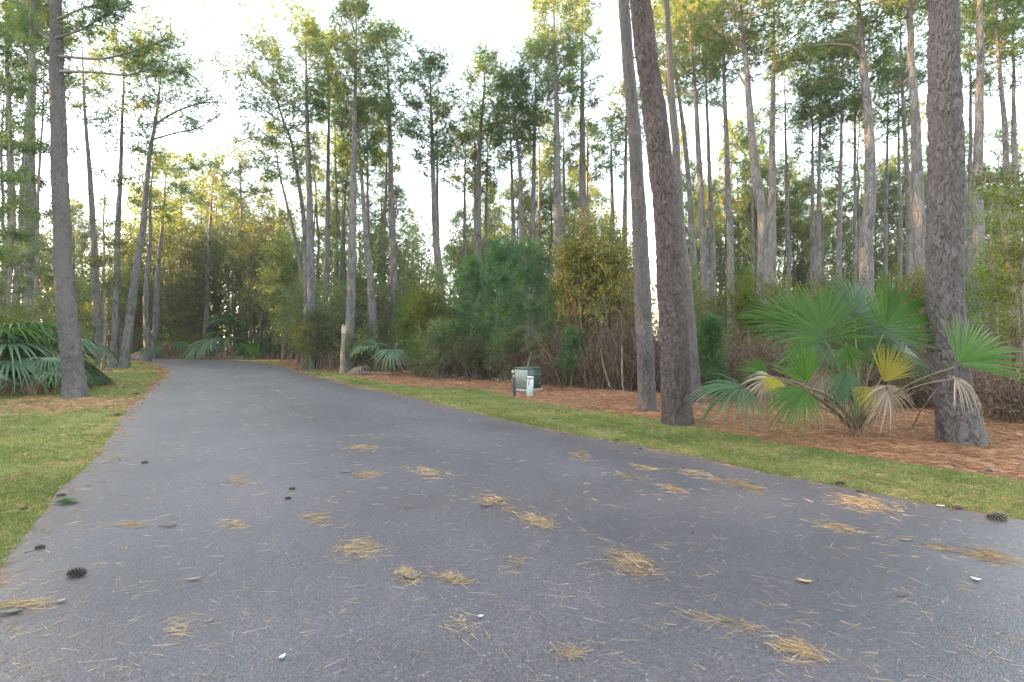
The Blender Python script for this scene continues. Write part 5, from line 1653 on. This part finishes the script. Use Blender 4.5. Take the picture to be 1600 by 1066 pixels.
def box(mb, c, s, bev=.012, rot=0.0, taper=1.0):
    """bevelled box: chamfered edges built as an octagon-profile prism with chamfered top"""
    hx, hy, hz = s[0] / 2, s[1] / 2, s[2] / 2
    rings = []
    for z, ins in ((-hz, 0), (hz - bev, 0), (hz, bev)):
        k = 1 if z < 0 else taper
        x, y = hx * k - ins, hy * k - ins
        q = bev
        rings.append([(x - q, -y, z), (x, -y + q, z), (x, y - q, z), (x - q, y, z), (-x + q, y, z), (-x, y - q, z), (-x, -y + q, z), (-x + q, -y, z)])
    V = np.array(rings, float).reshape(-1, 3)
    Q = []
    for r in range(2):
        for k in range(8):
            Q.append((r * 8 + k, r * 8 + (k + 1) % 8, r * 8 + 8 + (k + 1) % 8, r * 8 + 8 + k))
    Q += [(16, 17, 18, 23), (18, 19, 22, 23), (19, 20, 21, 22), (0, 7, 6, 1), (1, 6, 5, 2), (2, 5, 4, 3)]
    cr, sr = math.cos(rot), math.sin(rot)
    V = np.stack((V[:, 0] * cr - V[:, 1] * sr, V[:, 0] * sr + V[:, 1] * cr, V[:, 2]), 1) + np.array(c)
    mb.add(V, Q)


# pad transformer, turned so that two faces show
TZ = 16.6
b = np.array(((824.5 - 800) / F * TZ, TZ, 0))
root = empty("transformer_box", b, "green pad mounted transformer cabinet on the straw beside the verge", "transformer box")
root.rotation_euler = (0, 0, R(49))
BX, BY, BH = .66, .56, .68


def tbox(name, c, s, mat, bev=.012, parent=None):
    m = MB()
    box(m, c, s, bev)
    return m.obj(name, M[mat], parent or root)


tbox("pad", (0, 0, .02), (BX + .12, BY + .12, .08), 'conc')
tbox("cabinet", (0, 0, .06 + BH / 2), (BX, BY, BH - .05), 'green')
tbox("lid", (0, 0, .06 + BH - .01), (BX + .035, BY + .035, .05), 'green', .018)
dr = tbox("door", (-BX / 2 - .006, 0, .06 + BH * .47), (.012, BY - .02, BH - .07), 'green_lit', .004)
dr["label"] = "grey green side door, coloured paler to paint in its brighter light"
tbox("handle", (-BX / 2 - .022, -.16, .06 + BH * .45), (.02, .025, .09), 'steel', .004, dr)
d2 = tbox("door", (0, -BY / 2 - .006, .06 + BH * .47), (BX - .07, .012, BH - .17), 'green', .004)
tbox("hinge", (.26, -BY / 2 - .016, .06 + BH * .7), (.02, .014, .07), 'steel', .004, d2)
tbox("hinge", (.26, -BY / 2 - .016, .06 + BH * .25), (.02, .014, .07), 'steel', .004, d2)

b = np.array((*gp(804.5, 620.5), 0))
root = empty("marker_post", b, "black round marker post in front of the transformer's corner", "marker post")
root.rotation_euler = (0, R(-4.0), 0)
m = MB()
tube(m, np.array(((0, 0, -.05), (0, 0, .3), (0, 0, .60))), .052, 14)
m.obj("post", M['black'], root, smooth=True)
m = MB()
tube(m, np.array(((0, 0, .598), (0, 0, .70))), np.array((.048, .046)), 14)
m.obj("collar", M['black'], root, smooth=True)
m = MB()
tube(m, np.array(((-.01, 0, .68), (-.01, 0, .755), (-.01, 0, .765))), np.array((.034, .034, .02)), 12)
m.obj("cap", M['palewood'], root, smooth=True)
m = MB()
box(m, (.012, -.056, .60), (.035, .012, .07), .003)
m.obj("tag_plate", M['steel'], root)

b = np.array((*gp(827, 620), 0))
root = empty("utility_pedestal", b, "pale blue slim utility pedestal with red label before the transformer", "utility pedestal")
root.rotation_euler = (0, R(3.5), R(12))
m = MB()
box(m, (0, 0, .24), (.165, .15, .58), .018)
m.obj("housing", M['palepost'], root)
m = MB()
box(m, (0, 0, .558), (.178, .163, .055), .02)
m.obj("cap", M['white'], root)
m = MB()
box(m, (0, 0, .517), (.170, .155, .022), .012)
m.obj("band", M['red'], root)
m = MB()
box(m, (-.052, -.0765, .41), (.035, .004, .15), .001)
m.obj("red_label", M['red'], root)
m = MB()
box(m, (.0855, 0, .25), (.006, .12, .40), .002)
m.obj("cover_flange", M['white'], root)

b = np.array((*gp(483.5, 577.5), 0))
root = empty("cable_pedestal", b, "small weathered green cable pedestal at the foot of a straight pine", "cable pedestal")
m = MB()
box(m, (0, 0, .34), (.56, .46, .72), .06)
m.obj("housing", M['green2'], root)
m = MB()
box(m, (0, 0, .73), (.50, .42, .10), .08)
m.obj("dome_lid", M['green2'], root)
m = MB()
box(m, (0, 0, .015), (.70, .60, .05), .02)
m.obj("pad", M['conc'], root)

# ------------------------------------------------------------------ needles, cones and scraps on the road
r_ = np.random.default_rng(123)
POLY_ROAD = np.vstack((EI[sub], EO[sub][::-1]))


def road_z(P):
    return np.full(len(P), .048)


EIo, EOo = EI, EO


def zroad(P):
    """height of the crowned road surface at points"""
    z = np.zeros(len(P))
    for i0 in range(0, len(P), 2000):
        q = P[i0:i0 + 2000]
        a = np.min(np.linalg.norm(q[:, None] - EIo[None, ::3], axis=2), axis=1)
        c = np.min(np.linalg.norm(q[:, None] - EOo[None, ::3], axis=2), axis=1)
        s = a / (a + c)
        z[i0:i0 + 2000] = .014 + .03 * 4 * s * (1 - s)
    return z + .002


P = scatter(POLY_ROAD, 2300, 2.0, 24, seed=51)
# fascicles: three needles from a point
k = len(P)
a0 = r_.uniform(0, 6.28, k)
J = np.repeat(np.arange(k), 2)
Pz = zroad(P)
aa = a0[J] + r_.normal(0, .16, len(J))
Ln = r_.uniform(.06, .17, len(J))
A = np.concatenate((P[J], Pz[J][:, None] + .001), 1)
Bq = A + np.stack((np.cos(aa), np.sin(aa), r_.uniform(0, .05, len(J))), 1) * Ln[:, None]
mb = MB()
blades(mb, A, Bq, np.maximum(.0012, .00055 * np.linalg.norm(P, axis=1))[J], np.clip(r_.normal(.55, .25, len(J)), 0, 1), r_)
tag(mb.obj("pine_needles", M['roadstraw']), "loose fallen pine needles scattered over the asphalt", "pine needles", kind='stuff')

CL = [  # px, py, half width px, half height px, needles, strip angle hint, label
    (565, 705, 32, 5, 150, "long pale drift of needles highest up the middle of the road"),
    (580, 748, 26, 6, 150, "needle clump with a dark bark chip at its tip"),
    (672, 744, 34, 8, 190, "loose needle drift just up the road from the long double drift"),
    (775, 792, 30, 9, 170, "first half of the long double needle drift, with a dark cone flake"),
    (845, 825, 36, 15, 320, "wide second half of the long double needle drift"),
    (495, 818, 24, 9, 130, "small star shaped needle tuft left of the drift line"),
    (562, 866, 40, 18, 300, "tangled reddish needle clump beside the clump with the dark crust"),
    (640, 910, 16, 13, 190, "needle clump with a dark crust in it"),
    (708, 914, 32, 9, 170, "needle trail running off the clump with the dark crust"),
    (992, 888, 42, 22, 420, "largest golden needle heap alone on the open asphalt"),
    (912, 717, 17, 5, 110, "small orange needle patch near the verge in line with the dark leaning pine"),
    (1012, 737, 24, 4, 100, "thin needle streak near the verge below the dark leaning pine"),
    (980, 748, 26, 4, 110, "second thin needle streak just below the one by the dark leaning pine"),
    (1050, 768, 26, 6, 140, "orange needle streak before the outer palmetto fronds"),
    (1165, 765, 50, 9, 300, "broad orange needle drift below the palmetto's outer fronds"),
    (1345, 790, 60, 16, 380, "wide rusty needle spread along the verge below the fan palmetto"),
    (1320, 833, 40, 7, 150, "thin streak with a bristly end below the fan palmetto"),
    (1245, 1028, 46, 20, 260, "golden sheaf of needles nearest the camera"),
    (1140, 985, 60, 8, 130, "thin trail leading to the golden sheaf nearest the camera"),
    (1552, 878, 46, 12, 330, "thick golden drift running out of the picture below the plated pine"),
    (1470, 865, 30, 6, 90, "thin needle streak before the thick golden drift"),
    (45, 950, 46, 8, 260, "dense orange needle heap at the lawn corner beside a dark bark strip"),
    (380, 758, 20, 11, 120, "upright needle tuft behind the two dark cone flakes"),
    (368, 828, 12, 12, 80, "little needle tuft beside the dark twig"),
    (805, 885, 20, 10, 60, "sparse needle scatter between the clumps and the golden heap"),
    (895, 1035, 26, 12, 80, "loose pale needle star close to the camera"),
    (280, 988, 14, 22, 50, "few upright pale needles near the lawn corner"),
    (730, 1000, 30, 28, 70, "scattered pale needles trailing towards the camera"),
    (1090, 745, 40, 6, 130, "faint needle wisps under the slender grey roadside pine's verge"),
    (210, 825, 30, 6, 90, "needle wisp beside the dark twig at the lawn side"),
]
for (px, py, hw_, hh_, n, lab) in CL:
    c = gp(px, py)
    n = int(n * .8)
    cen = r_.normal(0, .27, (5, 2))
    q = np.clip(cen[r_.integers(0, 5, n)] + r_.normal(0, .42, (n, 2)), -1.5, 1.5)
    ang = -.18 if px > 650 else 0
    Pp = np.array([gp(px + hw_ * a + 0, py + hh_ * b_ + hw_ * a * (.22 if px > 650 else 0)) for a, b_ in q])
    base_a = math.atan2(-.73, .68) if px > 650 else 0.2
    aa = np.where(r_.random(n) < .6, base_a + r_.normal(0, .55, n), r_.uniform(0, 6.28, n))
    Ln = r_.uniform(.05, .16, n)
    zz = zroad(Pp)
    pile = np.exp(-(q ** 2).sum(1) * 1.2) * .022
    A = np.concatenate((Pp, (zz + pile * r_.random(n))[:, None]), 1)
    D = np.stack((np.cos(aa), np.sin(aa), r_.normal(.02, .08, n)), 1)
    A -= D * Ln[:, None] * .5
    Bq = A + D * Ln[:, None]
    zb = zz[:, None] * 0 + .002
    A[:, 2] = np.maximum(A[:, 2], zz)
    Bq[:, 2] = np.maximum(Bq[:, 2], zz)
    mb = MB()
    off = np.array((*c, 0))
    blades(mb, A - off, Bq - off, np.maximum(.0026, .0009 * c[1]) * r_.uniform(.8, 1.3, n), np.clip(r_.normal(.5 + (.1 if px < 900 else 0), .22, n), 0, 1), r_)
    tag(mb.obj("needle_drift", M['roadstraw'], loc=off), lab, "needle drift", "needle drifts on the road", 'thing')  # loose needle drifts, from thin streaks to low heaps

M['cone'] = leafmat("pine_cone", [(0, (.055, .040, .032)), (.6, (.13, .095, .075)), (1, (.33, .27, .23))], 0, .8)
M['coneold'] = leafmat("pine_cone_old", [(0, (.04, .037, .037)), (.6, (.10, .092, .09)), (1, (.32, .30, .29))], 0, .8)


def cone_mesh(nm, mat, n=90, L=1.0, seed=0):
    """opened pine cone along X, length 1: spiral of thick pointed scales round a core"""
    mb = MB()
    r_ = np.random.default_rng(seed)
    s = np.linspace(0, 1, 8)
    prof = lambda q: .05 + .19 * np.sin(np.pi * (q * .86 + .08)) ** .8
    tube(mb, np.stack((s - .5, s * 0, s * 0), 1), prof(s) * .6, 8, .1)
    for i in range(n):
        q = .03 + .94 * i / (n - 1)
        a = i * 2.39996
        r0 = prof(q)
        ln = (.11 + .12 * math.sin(math.pi * q)) * (.9 + .2 * r_.random())
        rd = np.array((0, math.cos(a), math.sin(a)))
        td = np.array((0, -math.sin(a), math.cos(a)))
        ax = np.array((1.0, 0, 0))
        B0 = np.array((q - .5, 0, 0)) + rd * r0 * .5
        d = nrm(rd * .85 + ax * (.45 * q - .05))
        up = nrm(np.cross(td, d))
        tp = B0 + d * (ln + r0 * .45)
        w = .045 + .035 * math.sin(math.pi * q)
        V = [B0 - td * w * .5, B0 + td * w * .5, tp + td * w * .9 - up * .012, tp - td * w * .9 - up * .012, tp + d * .035 + up * .0, (B0 + tp) / 2 + up * .028, tp + up * .022]
        Fq = [(0, 1, 5), (1, 2, 6), (1, 6, 5), (0, 5, 6), (0, 6, 3), (2, 4, 6), (3, 6, 4), (0, 3, 2), (0, 2, 1), (3, 4, 2)]
        mb.add(V, Fq, np.array((.1, .1, .75, .75, .95, .35, .8)))
    return mb.mesh(nm, mat)


CM = [cone_mesh("pine_cone", M['coneold'], 90, seed=1), cone_mesh("pine_cone", M['cone'], 70, seed=2)]
for (px, py, lpx, rz, v, on, lab) in [
    (119, 905, 33, 14, 0, 1, "long open pine cone lying on the asphalt near the lawn corner"),
    (62, 861, 17, 25, 0, 1, "short pine cone on the asphalt just below the lawn's edge"),
    (95, 778, 16, 40, 0, 0, "dark pine cone on the lawn's edge beside the green needle sprig"),
    (38, 799, 14, 10, 0, 0, "pale dusty pine cone in the lawn grass near the green sprig"),
    (226, 727, 12, 20, 1, 1, "dark cone on the asphalt beside the straight stretch of lawn"),
    (456, 771, 13, 12, 1, 1, "upper one of two reddish cone pieces in the lane"),
    (450, 786, 12, 20, 1, 1, "lower one of two dark cone pieces in the lane"),
    (1557, 815, 32, -18, 0, 1, "long dark cone at the verge below the massive plated pine"),
    (1343, 773, 15, -20, 0, 1, "grey cone at the verge below the fan palmetto"),
    (1313, 760, 18, -8, 1, 1, "flat brown cone at the verge just beyond the grey cone"),
    (1495, 798, 18, -5, 1, 1, "brown cone on the road edge before the plated pine"),
    (1238, 720, 11, 20, 0, 0, "grey cone in the grass before the fan palmetto"),
    (1352, 743, 10, 20, 1, 0, "brown cone in the grass under the fan palmetto"),
    (1492, 731, 13, 40, 0, 0, "grey cone in the straw at the plated pine's foot"),
    (1545, 740, 15, 0, 0, 0, "flat cone in the straw beyond the plated pine's foot"),
    (867, 656, 8, 15, 0, 0, "small black cone in the verge below the vine mound"),
    (903, 643, 7, 15, 1, 0, "tiny dark cone in the grass near the transformer's side"),
    (836, 656, 8, 30, 1, 0, "tiny dark cone at the asphalt edge below the transformer"),
    (966, 690, 9, -10, 1, 1, "dark cone on the asphalt edge below the slender grey pine"),
    (1000, 704, 8, -10, 1, 1, "small dark cone on the asphalt edge below the dark leaning pine"),
    (1064, 680, 7, 20, 1, 0, "brown cone in the grass below the dark leaning pine"),
    (214, 618, 9, 0, 0, 1, "dark cone on the far curve of the lawn's edge"),
    (183, 651, 12, 25, 1, 1, "flattened cone on the asphalt along the lawn's curve"),
    (52, 674, 8, 10, 0, 0, "small dark cone in the lawn's dry patch"),
    (1082, 842, 6, 0, 1, 1, "tiny dark cone alone on the open asphalt past the golden heap"),
]:
    c = gp(px, py)
    o = bpy.data.objects.new("pine_cone", CM[v])
    COL.objects.link(o)
    Lw = .74 * lpx / F * c[1]
    z = (zroad(c[None])[0] if on else .012) + Lw * .15
    o.location = (c[0], c[1], z)
    o.scale = (Lw, Lw * .8, Lw * .8)
    o.rotation_euler = (r_.uniform(0, 6.28), 0, R(rz))
    tag(o, lab, "pine cone", "fallen pine cones")


def scrap(px, py, lpx, wpx, rz, mat, lab, cat, name, curl=.2, on=True):
    c = gp(px, py)
    k = c[1] / F
    L, W = lpx * k, wpx * k * 1.0
    s = np.linspace(0, 1, 7)
    wd = W * np.sin(np.pi * (s * .92 + .04)) ** .7 * (1 + .15 * np.sin(s * 17 + px))
    V = []
    for j in (-1, 0, 1):
        V.append(np.stack(((s - .5) * L, j * wd * .5 + .05 * L * np.sin(s * 3), .004 + curl * L * (s - .5) ** 2 + abs(j) * W * .18), 1))
    V = np.stack(V, 1)
    top = V.reshape(-1, 3)
    bot = top - (0, 0, .003)
    i = (np.arange(6) * 3)[:, None]
    j = np.arange(2)[None]
    Q = np.stack((i + j, i + j + 1, i + 3 + j + 1, i + 3 + j), -1).reshape(-1, 4)
    mb = MB()
    mb.add(top, Q, .7)
    mb.add(bot, Q[:, ::-1], .7)
    o = mb.obj(name, M[mat], loc=(c[0], c[1], (zroad(c[None])[0] if on else .02) + .002))
    o.rotation_euler = (0, 0, R(rz))
    return tag(o, lab, cat)


scrap(1525, 917, 13, 9, -40, 'white', "small white paper like scrap on the asphalt below the plated pine", "scrap", "paper_scrap", .5)
scrap(441, 1040, 12, 7, 60, 'palepost', "pale curled chip on the asphalt close to the camera", "chip", "wood_chip", .6)
scrap(751, 977, 9, 6, 10, 'white', "tiny white chip on the asphalt near the trailing needles", "chip", "wood_chip", .3)
scrap(1257, 921, 22, 7, -25, 'roadstraw', "dry tan leaf alone on the open asphalt", "leaf", "dry_leaf", .3)
scrap(327, 981, 10, 6, 50, 'palm_dead', "small pale leaf among needles near the lawn corner", "leaf", "dry_leaf", .3)
scrap(95, 947, 12, 9, 40, 'palm_dead', "tan leaf stuck to the orange needle heap", "leaf", "dry_leaf", .3)
scrap(302, 914, 22, 5, 15, 'palm_dead', "narrow pale leaf on the asphalt between tuft and long cone", "leaf", "dry_leaf", .3)
scrap(1470, 795, 12, 6, -10, 'white', "flat white scrap at the road edge below the plated pine", "scrap", "paper_scrap", .2)
scrap(114, 789, 12, 7, 20, 'palm_dead', "pale leaf at the tip of the green needle sprig", "leaf", "dry_leaf", .3)
scrap(1415, 852, 18, 4, -8, 'roadstraw', "thin tan bark sliver on the asphalt before the plated pine", "bark sliver", "bark_sliver", .1)
scrap(262, 829, 24, 5, 18, 'cone', "dark bark twig on the asphalt between lawn and the little tuft", "bark strip", "bark_strip", .2)
scrap(15, 964, 34, 10, 12, 'coneold', "dark bark strip beside the orange needle heap", "bark strip", "bark_strip", .2)
scrap(541, 745, 20, 4, 0, 'cone', "dark bark chip at the tip of a needle clump", "bark strip", "bark_strip", .2)
scrap(645, 916, 30, 12, 22, 'cone', "dark crusty bark lump in a needle clump", "bark lump", "bark_lump", .8)
scrap(760, 799, 20, 6, 8, 'cone', "brown bark flake in the long double needle drift", "bark strip", "bark_strip", .4)
scrap(636, 800, 14, 2.5, -14, 'cone', "thin dark twig lying in the lane above the tangled clump", "twig", "road_twig", .1)
scrap(1410, 943, 24, 2.5, 4, 'coneold', "thin black twig on the open asphalt below the golden drift", "twig", "road_twig", .1)
scrap(145, 668, 14, 8, 10, 'palm_yellow', "orange yellow leaf patch on the lawn's road edge", "leaf", "dry_leaf", .2, False)

# green needle sprig on the lawn edge
c = np.array((*gp(92, 790), .025))
root = empty("needle_sprig", c, "fresh green pine sprig lying across the lawn's edge", "sprig")
mb = MB()
tube(mb, np.array(((-.13, 0, 0), (0, .01, .01), (.08, .0, .015))), np.array((.006, .005, .003)), 5)
mb.obj("twig", M['limb'], root)
mb = MB()
k = 160
A = np.stack((r_.uniform(-.04, .09, k), r_.normal(0, .008, k), r_.uniform(.005, .02, k)), 1)
D = nrm(np.stack((np.abs(r_.normal(1, .4, k)), r_.normal(0, .5, k), r_.normal(.08, .18, k)), 1))
blades(mb, A, A + D * r_.uniform(.08, .17, (k, 1)), .004, np.clip(r_.normal(.35, .15, k), 0, 1), r_)
mb.obj("needles", M['sapling'], root)

# ------------------------------------------------------------------ far wood all round: one mass nobody could count
r_ = np.random.default_rng(202)
mb = MB()
n = 72000
az = R(-150) + R(215) * r_.random(n) ** 1.5
dist = r_.uniform(78, 125, n)
left = np.clip((R(-40) - az) / R(25), 0, 1)  # unseen left side brought nearer, raised and thickened to block the low sun
dist = dist - left * 25
topz = 9.5 + 2.0 * np.sin(az * 9) + 1.5 * np.sin(az * 23 + 1) + 1.2 * np.sin(az * 57) + left * 9.0
z = topz * r_.random(n) ** (1.45 - .6 * left)
C = np.stack((np.sin(az) * dist, np.cos(az) * dist, z), 1)
leaves(mb, C, nrm(r_.normal(size=(n, 3))), r_.uniform(.6, 1.15, n) * (1 + .8 * left), r_.uniform(.25, .5, n) * (1 + .9 * left), np.clip(.5 + .25 * np.sin(az * 40) * np.sin(z) + r_.normal(0, .18, n), 0, .92), r_)
# trunks of the far wood
k = 420
az = R(-150) + R(215) * r_.random(k)
dist = r_.uniform(78, 110, k) - np.clip((R(-40) - az) / R(25), 0, 1) * 22
b = np.stack((np.sin(az) * dist, np.cos(az) * dist, np.zeros(k)), 1)
hh = r_.uniform(9, 15, k)
s = np.linspace(0, 1, 4)
Pm = b[:, None] + np.array((0, 0, 1.0)) * (hh[:, None] * s)[..., None] + np.cumsum(r_.normal(0, .15, (k, 4, 3)), 1) * (s > 0)[None, :, None]
tubes(mb, Pm, np.linspace(.16, .08, 4)[None], 5, .05)
fw = mb.obj("far_wood", M['evergreen'])
tag(fw, "distant mass of mixed woodland behind every gap in the stand, its unseen left side raised to block the sun", "woodland", kind='stuff')

# ------------------------------------------------------------------ thin evening haze
hm, hn, hl = newmat("haze_air")
pv = hn.new("ShaderNodeVolumePrincipled")
pv.inputs["Color"].default_value = (0.96, 0.97, 1.0, 1)
pv.inputs["Density"].default_value = 0.00045
pv.inputs["Anisotropy"].default_value = 0.25
ho = hn.new("ShaderNodeOutputMaterial")
hl.new(pv.outputs[0], ho.inputs["Volume"])
mb = MB()
B_, T_ = 640.0, 24.0
mb.add([(-B_, -B_, -1.1), (B_, -B_, -1.1), (B_, B_, -1.1), (-B_, B_, -1.1), (-B_, -B_, T_), (B_, -B_, T_), (B_, B_, T_), (-B_, B_, T_)],
       [(0, 3, 2, 1), (4, 5, 6, 7), (0, 1, 5, 4), (1, 2, 6, 5), (2, 3, 7, 6), (3, 0, 4, 7)])
tag(mb.obj("haze", hm), "thin pale evening air between the trees", "haze", kind='stuff')
